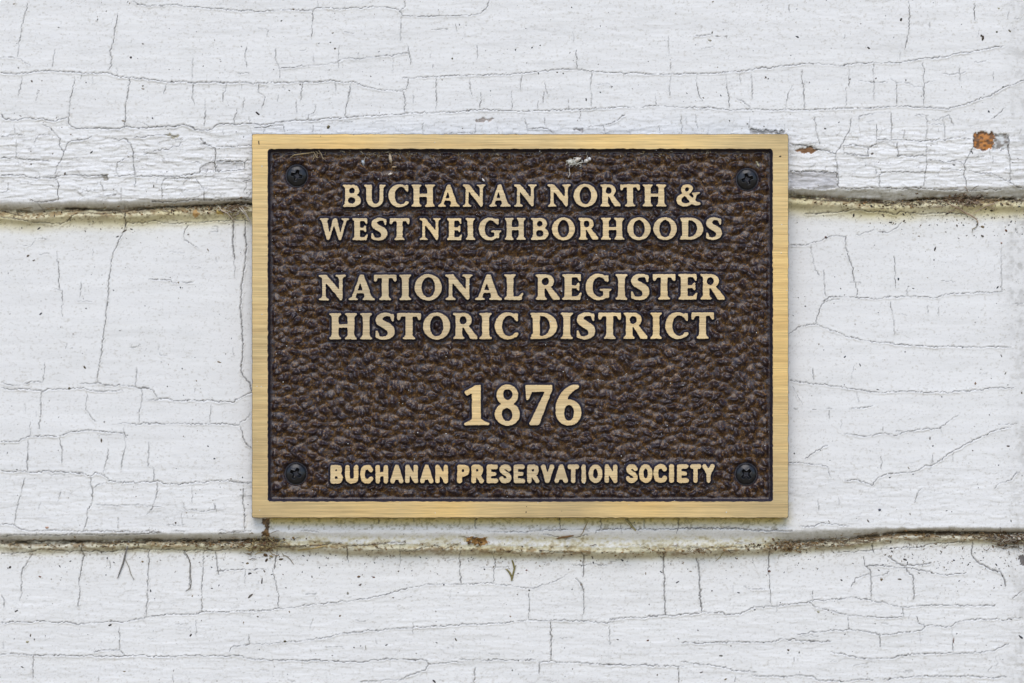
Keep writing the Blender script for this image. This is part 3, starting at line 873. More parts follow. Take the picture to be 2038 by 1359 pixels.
SAN = {
'B': [lin([(w, w, w), (w, 1 - w, w), (.36, 1 - w, w), (.46, .86, w), (.49, .73, w * .95), (.43, .57, w), (.30, .53, w), (.45, .47, w), (.53, .33, w), (.50, .18, w), (.38, w, w), (w, w, w)])],
'U': [lin([(w, 1 - w, w), (w, .34, w)]), stk([(w, .34, w), (.18, .18, w), (.36, w, w), (.54, .18, w), (.60, .34, w)]), lin([(.60, .34, w), (.60, 1 - w, w)])],
'C': [stk([(.58, .74, w), (.50, .85, w), (.35, 1 - w, w), (.19, .80, w), (w, .60, w), (w, .40, w), (.19, .20, w), (.35, w, w), (.50, .15, w), (.58, .26, w)])],
'H': [lin([(w, w, w), (w, 1 - w, w)]), lin([(.58, w, w), (.58, 1 - w, w)]), lin([(w, .5, w * .9), (.58, .5, w * .9)])],
'A': [lin([(w, w, w), (.36, 1 - w, w), (.60, w, w)]), lin([(.22, .29, .09), (.5, .29, .09)]), poly((.27, 1), (.45, 1), (.45, .8), (.27, .8))],
'N': [lin([(w * .95, w, w * .95), (w * .95, 1 - w, w * .95)]), lin([(.58, w, w * .95), (.58, 1 - w, w * .95)]), lin([(w, 1 - w, w), (.58, w, w)])],
'P': [lin([(w, w, w), (w, 1 - w, w), (.38, 1 - w, w), (.50, .82, w), (.52, .70, w), (.48, .54, w), (.36, .48, w), (w, .48, w)])],
'R': [lin([(w, w, w), (w, 1 - w, w), (.38, 1 - w, w), (.50, .82, w), (.52, .71, w), (.48, .56, w), (.36, .50, w), (w, .50, w)]), lin([(.34, .46, w), (.56, w, w)])],
'E': [lin([(w, w, w), (w, 1 - w, w), (.52, 1 - w, w * .98)]), lin([(w, .5, w * .85), (.46, .5, w * .82)]), lin([(w, w, w), (.54, w, w * .98)])],
'S': [stk([(.52, .76, w), (.44, .86, w), (.30, 1 - w, w), (.16, .82, w), (.14, .68, w), (.27, .55, w), (.42, .46, w), (.53, .32, w), (.48, .18, w), (.33, w, w), (.20, .14, w), (.11, .24, w)])],
'V': [lin([(w, 1 - w, w), (.35, w, w), (.60, 1 - w, w)])],
'T': [lin([(w, 1 - w, w), (.54, 1 - w, w)]), lin([(.33, 1 - w, w), (.33, w, w)])],
'I': [lin([(w, w, w), (w, 1 - w, w)])],
'O': [ell(.37, .5, .37, .5), ell(.37, .5, .125, .27, -1)],
'Y': [lin([(w, 1 - w, w), (.35, .48, w), (.58, 1 - w, w)]), lin([(.35, .48, w), (.35, w, w)])],
}
def inside(prims, x, y):
    m = np.zeros(x.shape, bool)
    for kind, d, s in prims:
        if kind == 'P':
            q = np.zeros(x.shape, bool)
            for (xa, ya), (xb, yb) in zip(d, np.roll(d, -1, 0)):
                if ya == yb: continue
                q ^= ((ya > y) != (yb > y)) & (x < (xb - xa) * (y - ya) / (yb - ya) + xa)
        elif kind == 'E':
            cx, cy, rx, ry, rot = d; c_, s_ = math.cos(rot), math.sin(rot)
            dx, dy = x - cx, y - cy
            q = ((dx * c_ + dy * s_) / rx) ** 2 + ((-dx * s_ + dy * c_) / ry) ** 2 < 1
        else:
            q = np.zeros(x.shape, bool)
            for a, b in zip(d[:-1], d[1:]):
                e = b[:2] - a[:2]; L2 = max((e * e).sum(), 1e-9)
                t = np.clip(((x - a[0]) * e[0] + (y - a[1]) * e[1]) / L2, 0, 1)
                r = a[2] + t * (b[2] - a[2])
                q |= (x - a[0] - t * e[0]) ** 2 + (y - a[1] - t * e[1]) ** 2 < r * r
        m = (m | q) if s > 0 else (m & ~q)
    return m
def blur(f, sg):
    r = int(3 * sg) + 1; k = np.exp(-.5 * (np.arange(-r, r + 1) / sg) ** 2); k /= k.sum()
    f = np.apply_along_axis(lambda a: np.convolve(a, k, 'same'), 0, f)
    return np.apply_along_axis(lambda a: np.convolve(a, k, 'same'), 1, f)
GB = {}
def gbox(key, prims):
    if key not in GB:
        x, y = np.meshgrid(np.linspace(-.3, 1.6, 400), np.linspace(-.2, 1.2, 300))
        m = inside(prims, x, y); GB[key] = (x[m].min(), x[m].max(), y[m].min(), y[m].max())
    return GB[key]
HS = .4; LG = 1.15; SK = 4.2
letter_fields = []
def sdf_from_mask(f, hx, hy, X, Y):
    """f on the fine grid (hx, hy); signed distance at points X, Y (positive outside)"""
    g = f - .5; pts = []
    a, b = g[:, :-1], g[:, 1:]; jj, ii = np.nonzero((a > 0) != (b > 0))
    t = a[jj, ii] / (a[jj, ii] - b[jj, ii]); pts.append(np.stack([hx[ii] + t * HS, hy[jj]], 1))
    a, b = g[:-1], g[1:]; jj, ii = np.nonzero((a > 0) != (b > 0))
    t = a[jj, ii] / (a[jj, ii] - b[jj, ii]); pts.append(np.stack([hx[ii], hy[jj] + t * HS], 1))
    pts = np.vstack(pts).astype(np.float32)
    XY = np.stack([X.ravel(), Y.ravel()], 1).astype(np.float32)
    d = np.empty(len(XY), np.float32); near = np.empty(len(XY), int)
    for s in range(0, len(XY), 1500):
        q = ((XY[s:s + 1500, None, :] - pts[None]) ** 2).sum(-1)
        near[s:s + 1500] = q.argmin(1); d[s:s + 1500] = np.sqrt(q.min(1))
    fi = np.clip((X.ravel() - hx[0]) / HS, 0, len(hx) - 1.01); fj = np.clip((Y.ravel() - hy[0]) / HS, 0, len(hy) - 1.01)
    i, j = fi.astype(int), fj.astype(int); tx, ty = fi - i, fj - j
    gv = (g[j, i] * (1 - tx) + g[j, i + 1] * tx) * (1 - ty) + (g[j + 1, i] * (1 - tx) + g[j + 1, i + 1] * tx) * ty
    d = np.where(gv > 0, -d, d)
    return d.reshape(X.shape), pts[near].reshape(X.shape + (2,))
def make_letter(ch, prims, key, u0, u1, v0, v1, sig=1.9, rough=.55, step=LG):
    """raised letter between photo columns u0..u1 and rows v0 (top)..v1"""
    bx0, bx1, by0, by1 = gbox(key, prims)
    hx = np.arange(u0 - 8, u1 + 8, HS); hy = np.arange(v0 - 8, v1 + 8, HS)
    HX, HY = np.meshgrid(hx, hy)
    sd = RNG.randint(1000)
    jx = rough * 2 * (vnoise(HX / 2.6, HY / 2.6, sd) - .5) + rough * (vnoise(HX / 9, HY / 9, sd + 5) - .5)
    jy = rough * 2 * (vnoise(HX / 2.6, HY / 2.6, sd + 9) - .5) + rough * (vnoise(HX / 9, HY / 9, sd + 15) - .5)
    gx = bx0 + (HX + jx - u0) / (u1 - u0) * (bx1 - bx0)
    gy = by1 - (HY + jy - v0) / (v1 - v0) * (by1 - by0)
    f = blur(inside(prims, gx, gy).astype(float), sig)
    xs = np.arange(u0 - 6, u1 + 6, step); ys = np.arange(v0 - 6, v1 + 6, step)
    X, Y = np.meshgrid(xs, ys)
    d, near = sdf_from_mask(f, hx, hy, X, Y)
    letter_fields.append((xs, ys, d))
    sn = np.abs(d) < step * .5
    X = np.where(sn, near[..., 0], X); Y = np.where(sn, near[..., 1], Y); d = np.where(sn, 0, d)
    t = np.clip(d / SK, 0, 1)
    Z = np.where(d <= 0, TOP, TOP - (TOP - BASE - 5) * t ** .8)
    cu, cv = (u0 + u1) / 2, (v0 + v1) / 2
    W = np.stack([(X - cu) * S, -(Z - TOP) * S, -(Y - cv) * S], -1).reshape(-1, 3)
    ny, nx = X.shape; ix = np.arange(ny * nx).reshape(ny, nx)
    Fq = np.stack([ix[1:, :-1], ix[1:, 1:], ix[:-1, 1:], ix[:-1, :-1]], -1)
    dq = np.stack([d[1:, :-1], d[1:, 1:], d[:-1, 1:], d[:-1, :-1]], -1)
    keep = dq.min(-1) < SK
    fm = (dq.mean(-1) > 0.04).astype(int)[keep]
    Wv, Fv = compact(W, Fq[keep])
    me = mesh_np("letter", Wv, Fv, (M_WORN, M_SIDE), fm, smooth=False)
    nm = "digit" if ch.isdigit() else ("ampersand" if ch == '&' else "letter")
    o = link(nm, me, plaque, PL(cu, cv, TOP))
    return o
ROWS = [
 (SER, 's', 367.5, 411.2, -.8, "BUCHANANNORTH&", "682.2 717.9 724.7 768 773.5 813.7 818.9 865.7 871.9 914.7 920.5 966.2 972.8 1016.1 1022.9 1067.8 1089.5 1135.8 1142 1188 1194.6 1234.8 1234.4 1273.3 1279 1326 1346.7 1394.5"),
 (SER, 's', 434.3, 477.6, -1.2, "WESTNEIGHBORHOODS", "636 694.6 701.4 732.3 739.1 770.5 775.6 814.8 835 877.6 889.6 919.9 926.5 945.6 952.9 997.6 1004.6 1046.2 1056.5 1091.5 1099 1144 1151.3 1190.5 1196 1242.4 1248.6 1294.5 1300.7 1347 1353.3 1399.6 1405.2 1436.7"),
 (SER, 's', 546.8, 597.2, -1.6, "NATIONALREGISTER", "634 688.4 693.8 746 744 789 795 818.3 825.5 879 885.9 940.9 945.6 998.2 1003.8 1042 1065.8 1113.6 1119 1157.9 1165.7 1217.2 1225 1248.6 1256 1292.5 1299.3 1344 1350.2 1388.7 1394 1441.9"),
 (SER, 's', 623.2, 675.0, -1.4, "HISTORICDISTRICT", "655.5 710 716.9 740.6 747.4 785.5 790.7 837.4 842.2 895.8 901.9 949.8 954.3 978.6 984.8 1032.2 1055.5 1109 1115.8 1140 1147.8 1184.7 1190.9 1235.8 1241 1288 1294.5 1317.2 1324.4 1370.2 1376 1420.7"),
 (SER, 's', 766.2, 845.8, 0, "1876", "924 973.5 984.8 1034.7 1045.6 1098.7 1106.4 1156.9"),
 (SAN, 'n', 925.2, 962.3, -1.8, "BUCHANANPRESERVATIONSOCIETY", "657.5 682.3 687 713.2 717.3 742.4 747.2 772.3 777 802.8 806.5 831.7 836.2 862.2 866.3 891.9 910 934.1 938.2 963 968.7 991.4 993.5 1017.6 1022.3 1045 1049.3 1073.4 1077 1102.9 1103.9 1130.3 1129.7 1152.3 1157.5 1166.1 1171.9 1198.7 1203.4 1229 1246 1268.8 1271.9 1298.7 1300.7 1327.5 1331.6 1341.3 1347.5 1370.8 1373.3 1395.5 1398.2 1422.3"),
]
for D_, kk, v0, v1, tilt, chars, ub in ROWS:
    ub = [float(x) for x in ub.split()]
    assert len(ub) == 2 * len(chars), chars
    for i, ch in enumerate(chars):
        a, b = ub[2 * i], ub[2 * i + 1]
        dv = tilt * ((a + b) / 2 - 680) / 740
        ov = 0.8 if ch in "OCGSU86" and kk == 's' else 0
        vt = v0 + dv - (0 if ch == 'U' else ov); vb = v1 + dv + ov
        make_letter(ch, D_[ch], kk + ch, a, b, vt, vb, sig=2.3 if kk == 's' else 1.6)

# ---- recessed field with cast leather texture
IN = (533.5, 296.5, 1537.5, 997.5)      # opening of the border
fu = np.arange(IN[0] - 1, IN[2] + 1.5, 1.5); fv = np.arange(IN[1] - 1, IN[3] + 1.5, 1.5)
X, Y = np.meshgrid(fu, fv)
ld = np.full(X.shape, 30.0)
for xs, ys, d in letter_fields:
    i0, i1 = np.searchsorted(fu, (xs[0], xs[-1])); j0, j1 = np.searchsorted(fv, (ys[0], ys[-1]))
    xi = np.clip(((fu[i0:i1] - xs[0]) / LG).astype(int), 0, len(xs) - 1); yi = np.clip(((fv[j0:j1] - ys[0]) / LG).astype(int), 0, len(ys) - 1)
    ld[j0:j1, i0:i1] = np.minimum(ld[j0:j1, i0:i1], d[np.ix_(yi, xi)])
# spread the distance outwards a little
far = ld > 5.9
for _ in range(10):
    m = ld.copy()
    m[1:] = np.minimum(m[1:], ld[:-1] + 1.5); m[:-1] = np.minimum(m[:-1], ld[1:] + 1.5)
    m[:, 1:] = np.minimum(m[:, 1:], ld[:, :-1] + 1.5); m[:, :-1] = np.minimum(m[:, :-1], ld[:, 1:] + 1.5)
    ld = m
wx = X + 9 * (fbm(X / 60, Y / 60, 2, 201) - .5) + 4.5 * (vnoise(X / 7, Y / 7, 203) - .5); wy = Y + 9 * (fbm(X / 60, Y / 60, 2, 211) - .5) + 4.5 * (vnoise(X / 7, Y / 7, 213) - .5)
CX, CY = 18.0, 15.5
ci = np.floor(wx / CX).astype(int); cj = np.floor(wy / CY).astype(int)
best = np.zeros_like(X); ang0 = 2.2 * (fbm(X / 130, Y / 130, 2, 221) - .35)
for dj in (-1, 0, 1):
    for di in (-1, 0, 1):
        a, b = ci + di, cj + dj
        r1 = TAB[a & 511, b & 511]; r2 = TAB[(a + 77) & 511, (b + 31) & 511]; r3 = TAB[(a + 151) & 511, (b + 211) & 511]; r4 = TAB[(a + 19) & 511, (b + 301) & 511]
        px = (a + .5 + .85 * (r1 - .5) + .25 * (b & 1)) * CX; py = (b + .5 + .85 * (r2 - .5)) * CY
        an = ang0 + (r4 - .5) * 1.4; ca, sa = np.cos(an), np.sin(an)
        dx, dy = wx - px, wy - py
        q = ((dx * ca + dy * sa) / (7.6 + 3.0 * r3)) ** 2 + ((-dx * sa + dy * ca) / 6.6) ** 2
        best = np.maximum(best, (.5 + .5 * r3) * np.exp(-1.55 * (np.sqrt(q + .22) - .469)))
edge = np.minimum(np.minimum(X - IN[0], IN[2] - X), np.minimum(Y - IN[1], IN[3] - Y))
near_letter = np.clip(ld, 0, 30)
amp = (.22 + .78 * sstep(2, 11, near_letter)) * (.1 + .9 * sstep(5, 14, edge))
screws = [(590, 349, .25), (1488, 356, -.28), (588, 943, .45), (1486, 944, .80)]
ds = np.full(X.shape, 99.)
for su, sv, _ in screws: ds = np.minimum(ds, np.hypot(X - su, Y - sv))
amp = amp * (.1 + .9 * sstep(23, 31, ds))
gr = fbm(X / 4.2, Y / 4.2, 3, 231) - .5
FZ = BASE - 1.0 + 13.0 * best * amp + 1.3 * gr + 1.5 * (fbm(X / 40, Y / 40, 2, 241) - .5)
FZ += 7.5 * np.exp(-np.clip(near_letter, 0, 40) / 4.2) + 9 * np.exp(-np.clip(edge, 0, 60) / 4.4)
FZ -= 5.5 * (1 - sstep(21.5, 24, ds))
FZ = np.where(ld < -.5, np.minimum(FZ, TOP - 4), FZ)
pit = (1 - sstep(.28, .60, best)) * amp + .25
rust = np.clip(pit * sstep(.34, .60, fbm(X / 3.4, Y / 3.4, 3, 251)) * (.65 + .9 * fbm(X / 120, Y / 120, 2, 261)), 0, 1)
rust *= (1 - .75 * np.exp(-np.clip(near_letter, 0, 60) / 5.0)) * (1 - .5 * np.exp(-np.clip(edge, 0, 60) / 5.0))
FC = np.array([.024, .0165, .022]) * (1 - rust[..., None]) + np.array([.060, .029, .009]) * rust[..., None]  # violet cast imitates sky sheen on the paint; brown dirt in the pits
spk = sstep(.62, .78, fbm(X / 2.2, Y / 2.2, 2, 281)) * pit
FC = FC * (1 - .6 * spk[..., None]) + np.array([.22, .12, .035]) * .6 * spk[..., None]
FC *= (.75 + .5 * fbm(X / 6, Y / 6, 2, 271))[..., None]
ny, nx = X.shape; ix = np.arange(ny * nx).reshape(ny, nx)
Fq = np.stack([ix[1:, :-1], ix[1:, 1:], ix[:-1, 1:], ix[:-1, :-1]], -1).reshape(-1, 4)
ctr = ld[:-1, :-1].ravel()
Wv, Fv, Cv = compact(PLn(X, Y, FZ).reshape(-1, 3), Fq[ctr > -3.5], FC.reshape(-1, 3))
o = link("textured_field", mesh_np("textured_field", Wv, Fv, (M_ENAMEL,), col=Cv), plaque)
o["label"] = "dark brown pebbled recessed ground of the plaque"

# ---- border, four corners mitred into one casting, and the dark body behind it
def border():
    O = (501.3, 266.5, 1569.3, 1030.5); n_ = 150
    def loop(rc, rad, n=n_, rough=.0, seed=0):
        x0, y0, x1, y1 = rc; pts = []
        cs = [(x0, y0, 180), (x1, y0, 270), (x1, y1, 0), (x0, y1, 90)]
        for k in range(4):
            cx, cy, a = cs[k]
            sx = 1 if k in (0, 3) else -1; sy = 1 if k in (0, 1) else -1
            for t in np.linspace(0, 90, 7):
                r = math.radians(a + t); pts.append((cx + sx * rad + rad * math.cos(r), cy + sy * rad + rad * math.sin(r)))
            ex, ey = cs[(k + 1) % 4][:2]; nsx = 1 if (k + 1) % 4 in (0, 3) else -1; nsy = 1 if (k + 1) % 4 in (0, 1) else -1
            a0 = np.array(pts[-1]); b0 = np.array({0: (ex - rad, ey), 1: (ex, ey - rad), 2: (ex + rad, ey), 3: (ex, ey + rad)}[k])
            for t in np.linspace(0, 1, n + 1)[1:-1]: pts.append(tuple(a0 + (b0 - a0) * t))
        p = np.array(pts)
        s = np.arange(len(p)); j = RNG.normal(0, 1, (len(p), 2)); j = (j + np.roll(j, 1, 0)) / 2
        return p + j * rough
    rings = []
    ob = loop(O, 3, rough=.0); jit = RNG.normal(0, .28, ob.shape)
    ib = loop(IN, 6, rough=.0); jit2 = RNG.normal(0, .38, ib.shape)
    def shrink(base, dlt, rc):                      # move towards/away from the centre line of the border
        c = np.array([(rc[0] + rc[2]) / 2, (rc[1] + rc[3]) / 2]); hw = np.array([(rc[2] - rc[0]) / 2, (rc[3] - rc[1]) / 2])
        return c + (base - c) * (hw + dlt) / hw
    rings = [(shrink(ob, .6, O), 22, 1), (shrink(ob, .5, O) + jit * .5, 32, 1), (ob + jit, TOP - 1.6, 1), (shrink(ob, -.9, O) + jit, TOP, 0),
             (shrink(ib, .7, IN) + jit2, TOP, 0), (ib + jit2, TOP - .9, 1), (shrink(ib, -2.2, IN) + jit2, TOP - 6, 1), (shrink(ib, -4.6, IN), BASE + 1, 1)]
    # extra loops across the flat face keep it tidy
    n = len(ob); V_, F_, m_ = [], [], []
    for r, z, _ in rings: V_ += [PL(p[0], p[1], z) for p in r]
    for k in range(len(rings) - 1):
        mat = 0 if k == 3 else 1
        for i in range(n):
            j = (i + 1) % n; F_.append((k * n + i, k * n + j, (k + 1) * n + j, (k + 1) * n + i)); m_.append(mat)
    me = mesh_np("border", np.array(V_), np.array(F_), (M_BRASS, M_SIDE), np.array(m_), smooth=False)
    bm_fix(me)
    o = link("border", me, plaque); o["label"] = "flat brushed brass border"
    q = np.array([PL(O[0] + 2, O[3] - 2, 22.5), PL(O[2] - 2, O[3] - 2, 22.5), PL(O[2] - 2, O[1] + 2, 22.5), PL(O[0] + 2, O[1] + 2, 22.5),
                  PL(O[0] + 2, O[3] - 2, 31), PL(O[2] - 2, O[3] - 2, 31), PL(O[2] - 2, O[1] + 2, 31), PL(O[0] + 2, O[1] + 2, 31)])
    Fb = np.array([(3, 2, 1, 0), (4, 5, 6, 7), (0, 1, 5, 4), (1, 2, 6, 5), (2, 3, 7, 6), (3, 0, 4, 7)])
    link("back_plate", mesh_np("back_plate", q, Fb, (M_SIDE,), smooth=False), plaque)
def bm_fix(me):
    import bmesh
    bm = bmesh.new(); bm.from_mesh(me); bmesh.ops.recalc_face_normals(bm, faces=bm.faces)
    f = max(bm.faces, key=lambda f: f.calc_area() if abs(f.normal.y) > .9 else 0)
    if f.normal.y > 0: bmesh.ops.reverse_faces(bm, faces=bm.faces)
    bm.to_mesh(me); bm.free()
border()

# ---- screws: domed heads with a cross recess
def screw(su, sv, ang):
    R = 20.5; g = .8
    xs = np.arange(-R - 2, R + 2, g); x, y = np.meshgrid(xs, xs)
    r = np.hypot(x, y); d = r - R
    sn = np.abs(d) < g * .5
    x = np.where(sn, x * R / np.maximum(r, 1e-6), x); y = np.where(sn, y * R / np.maximum(r, 1e-6), y); d = np.where(sn, 0, d)
    r = np.hypot(x, y)
    h = 9.5 * np.sqrt(np.clip(1 - (r / (R * 1.06)) ** 2, 0.0, 1)) - 1.5
    ca, sa = math.cos(ang), math.sin(ang); a, b = x * ca + y * sa, -x * sa + y * ca
    def arm(p, q): return np.maximum(np.abs(q) - (3.5 - .08 * np.abs(p)), np.abs(p) - 11.0)
    rc = np.minimum(arm(a, b), arm(b, a)); ctr = r - 5.2; rc = np.minimum(rc, ctr)
    dep = sstep(1.2, -1.8, rc) if False else 1 - sstep(-1.6, .8, rc)
    floor_ = 3.5 - 6.5 * (1 - np.clip(r / 12, 0, 1))
    h = h * (1 - dep) + np.minimum(h, floor_ - 2.0) * dep
    h += .6 * np.exp(-((rc - 1.2) / .8) ** 2) * (r < 14)
    h = np.where(d > .1, -6, h)
    W = np.stack([x * S, -h * S, -y * S], -1).reshape(-1, 3); n = len(xs)
    ix = np.arange(n * n).reshape(n, n)
    Fq = np.stack([ix[1:, :-1], ix[1:, 1:], ix[:-1, 1:], ix[:-1, :-1]], -1)
    dq = np.stack([d[1:, :-1], d[1:, 1:], d[:-1, 1:], d[:-1, :-1]], -1)
    Wv, Fv = compact(W, Fq[dq.max(-1) < g * 1.6])
    return link("screw", mesh_np("screw", Wv, Fv, (M_SCREW,)), plaque, PL(su, sv, BASE - 1.0))
for s_ in screws: screw(*s_)

# little casting nicks in the border
M_NICK = plain("tarnish_pit", (.07, .045, .02))
def blob_arrays(u, v, h, a, b, ang, th, k=1.0, n=8, rng=RNG):
    ca, sa = math.cos(ang), math.sin(ang); V_ = []
    for rr, zz in ((1.0, 0), (.62, .75), (0, 1.0)):
        for i in range(n if rr else 1):
            t = 2 * math.pi * i / n; j = 1 + rng.uniform(-.28, .28)
            x, y = a * rr * j * math.cos(t), b * rr * j * math.sin(t)
            V_.append((u + x * ca - y * sa, v + x * sa + y * ca, h + zz * th))
    F_ = []
    for i in range(n):
        j = (i + 1) % n
        F_.append((i, n + i, n + j)); F_.append((i, n + j, j)); F_.append((n + i, 2 * n, n + j))
    return V_, F_
class Bag:
    def __init__(s): s.V, s.F, s.C = [], [], []
    def add(s, V_, F_, c):
        o = len(s.V); s.V += V_; s.F += [tuple(o + i for i in f) for f in F_]; s.C += [c] * len(V_)
    def blob(s, u, v, h, a, b, ang, th, c): s.add(*blob_arrays(u, v, h, a, b, ang, th), c)
    def tube(s, pts, r, c, taper=.4):
        pts = np.array(pts, float); n = len(pts); k = 4; V_ = []
        for i, p in enumerate(pts):
            t = pts[min(i + 1, n - 1)] - pts[max(i - 1, 0)]; t /= max(np.linalg.norm(t), 1e-6)
            a = np.cross(t, (0, 0, 1.0)); a /= max(np.linalg.norm(a), 1e-6); b = np.cross(t, a)
            rr = r * (1 - (1 - taper) * abs(2 * i / max(n - 1, 1) - 1) ** 2)
            for q in range(k):
                w_ = 2 * math.pi * q / k; e = p + rr * (math.cos(w_) * a + math.sin(w_) * b); V_.append(tuple(e))
        F_ = []
        for i in range(n - 1):
            for q in range(k):
                p2 = (q + 1) % k
                F_.append((i * k + q, i * k + p2, (i + 1) * k + p2)); F_.append((i * k + q, (i + 1) * k + p2, (i + 1) * k + q))
        s.add(V_, F_, c)
    def chip(s, u, v, h, L, wd, ang, c, tilt=.4):
        ca, sa = math.cos(ang), math.sin(ang)
        base = [(-L, 0, 0), (-L * .3, wd, tilt * 3), (L * .6, wd * .8, tilt * 2), (L, 0, tilt * 4), (L * .4, -wd, 0), (-L * .5, -wd * .9, tilt)]
        base = [(x * (1 + RNG.uniform(-.2, .2)), y * (1 + RNG.uniform(-.3, .3)), z) for x, y, z in base]
        V_ = [(u + x * ca - y * sa, v + x * sa + y * ca, h + 1.4 + z) for x, y, z in base]
        V_ += [(u + (x * ca - y * sa) * .9, v + (x * sa + y * ca) * .9, h + z) for x, y, z in base]
        n = 6; F_ = [(0, i, i + 1) for i in range(1, 5)] + [(n, n + i + 1, n + i) for i in range(1, 5)]
        for i in range(n):
            j = (i + 1) % n; F_ += [(i, n + i, n + j), (i, n + j, j)]
        s.add(V_, F_, c)
    def build(s, name, parent=None, k=1.0, mat=None, label=None, cat=None, kind=None, smooth=True, group=None):
        V_ = np.array(s.V); c = V_.mean(0)
        org = np.array(P(c[0], c[1], c[2], k))
        W = np.stack([(V_[:, 0] - UC) * S * k, -V_[:, 2] * S, (VC - V_[:, 1]) * S * k], -1) - org
        me = mesh_np(name, W, np.array(s.F), (mat or M_TINT,), smooth=smooth, col=np.clip(np.array(s.C), 0, 1))
        loc = org if parent is None else org - np.array(parent.location)
        o = link(name, me, parent, tuple(loc)); tag(o, label, cat, group, kind); return o
for (u, v, a, b, an) in ((515, 284, 2.2, 7, -.1), (1553, 311, 4.5, 2.6, -.4), (1048, 1008, 1.5, 2, 0), (1047, 1019, 2, 3, .3), (638, 271, 1, 2, 0), (1027, 267, 3, 1.3, 0),
                         (1118, 1017, 1.2, 1.2, 0), (704, 268, 2, 1, 0)):
    bg_ = Bag(); bg_.blob(u, v, TOP - .25, a, b, an, .35, (.07, .045, .02)); bg_.build("tarnish_spot", plaque, mat=M_NICK)

# pale grit caught on the plaque
fl = Bag()
for _ in range(170):
    u, v = RNG.uniform(504, 1567), RNG.uniform(270, 1028)
    i, j = int((u - fu[0]) / 1.5), int((v - fv[0]) / 1.5)
    z = FZ[j, i] if 0 <= i < len(fu) and 0 <= j < len(fv) and edge[j, i] > 5 else TOP
    if 0 <= i < len(fu) and 0 <= j < len(fv) and -1 < ld[j, i] < 5: continue
    if 0 <= i < len(fu) and 0 <= j < len(fv) and ld[j, i] <= -1: z = TOP
    r = RNG.uniform(.5, 1.25); fl.blob(u, v, z, r, r, 0, r, (.75, .75, .72))
fl.build("grit", plaque, kind="stuff")

# ================================================================= LOOSE THINGS
def fh(u, v):
    i = int(np.clip((u - fu[0]) / 1.5, 0, len(fu) - 1)); j = int(np.clip((v - fv[0]) / 1.5, 0, len(fv) - 1)); return float(FZ[j, i])
STRAW, PALE, BROWN, GREY, MOSS = (.42, .32, .17), (.62, .58, .50), (.16, .09, .045), (.22, .20, .18), (.20, .17, .07)
def curve_pts(p0, p1, h0, h1, sag=0, n=8, wig=1.0):
    out = []
    for i in range(n):
        t = i / (n - 1); out.append((p0[0] + (p1[0] - p0[0]) * t + RNG.normal(0, wig) * (0 < i < n - 1),
                                     p0[1] + (p1[1] - p0[1]) * t + sag * math.sin(math.pi * t) + RNG.normal(0, wig) * (0 < i < n - 1), h0 + (h1 - h0) * t + 1.5 * math.sin(math.pi * t)))
    return out
# lint tuft
b = Bag()
for k in range(46):
    a = RNG.uniform(0, 6.28); cx, cy = RNG.normal(1140, 8), RNG.normal(322, 3.2); L = RNG.uniform(4, 11)
    z = fh(cx, cy) + RNG.uniform(1, 5)
    b.tube(curve_pts((cx, cy), (cx + L * math.cos(a), cy + L * .6 * math.sin(a)), z, z + RNG.uniform(-1, 2), RNG.normal(0, 2), 5, .6), .75, (.74, .71, .62))
b.chip(1137, 322, fh(1137, 322) + 3, 9, 5, -.3, (.72, .70, .62)); b.chip(1149, 318, fh(1149, 318) + 4, 8, 4, -.5, (.74, .66, .56))
b.tube([(1133, 328, fh(1133, 328) + 4), (1133, 338, fh(1133, 338) + 3), (1134.5, 346, fh(1134, 346) + 2.5), (1131, 353, fh(1131, 353) + 2)], .8, (.66, .60, .52), 1)
b.build("lint_tuft", label="pale grey tuft of lint caught on the plaque above the word NORTH", cat="lint")
b = Bag(); b.chip(1168, 319, fh(1168, 319) + 3, 8, 3.4, -.55, (.74, .70, .66)); b.chip(1173, 316, fh(1173, 316) + 5, 4, 3, .6, (.76, .74, .72))
b.tube(curve_pts((1168, 316), (1170, 309), fh(1168, 314) + 5, fh(1170, 309) + 6), .6, (.7, .64, .56))
b.build("paint_chip", label="small whitish paint chip just right of the lint tuft on the plaque", cat="paint chip")
# straws along the top recess
def straw(pts, r, c, name, label, cat):
    b = Bag(); b.tube([(u, v, fh(u, v) + z) for u, v, z in pts], r, c); return b.build(name, label=label, cat=cat)
straw([(577, 313, 2), (585, 308, 4), (600, 306, 5), (615, 304, 5), (625, 302, 5)], 1.1, STRAW, "straw", "long thin straw lying in the recess above the upper left screw", "straw")
b = Bag()
for p0, p1 in (((622, 301), (634, 313)), ((628, 300), (637, 305)), ((634, 298), (648, 318)), ((626, 304), (621, 320)), ((630, 303), (632, 315))):
    b.tube(curve_pts(p0, p1, fh(*p0) + 4, fh(*p1) + 2, 2, 6, .8), .8, (.40, .31, .18))
b.build("root_hairs", label="spray of fine tan root hairs in the recess right of the upper left screw", cat="root hairs")
b = Bag(); b.chip(777, 316, fh(777, 316) + 3, 9, 2.6, 1.35, (.55, .44, .30)); b.tube(curve_pts((774, 303), (778, 312), fh(774, 304) + 4, fh(778, 312) + 4), .9, STRAW)
b.build("seed_husk", label="tan upright seed husk hanging under the border above the letters BUCH", cat="seed husk")
b = Bag(); b.chip(722, 322, fh(722, 322) + 2, 5, 3, .9, (.45, .50, .55)); b.tube(curve_pts((726, 309), (724, 330), fh(726, 309) + 2, fh(724, 330) + 2), .5, PALE)
b.build("feather_scrap", label="tiny blue grey scrap left of the tan seed husk on the plaque", cat="scrap")
b = Bag(); b.chip(776, 346, fh(776, 346) + 3, 5, 2, -.4, (.66, .58, .50)); b.chip(784, 332, fh(784, 332) + 3, 5, 1.6, -.1, (.5, .38, .24))
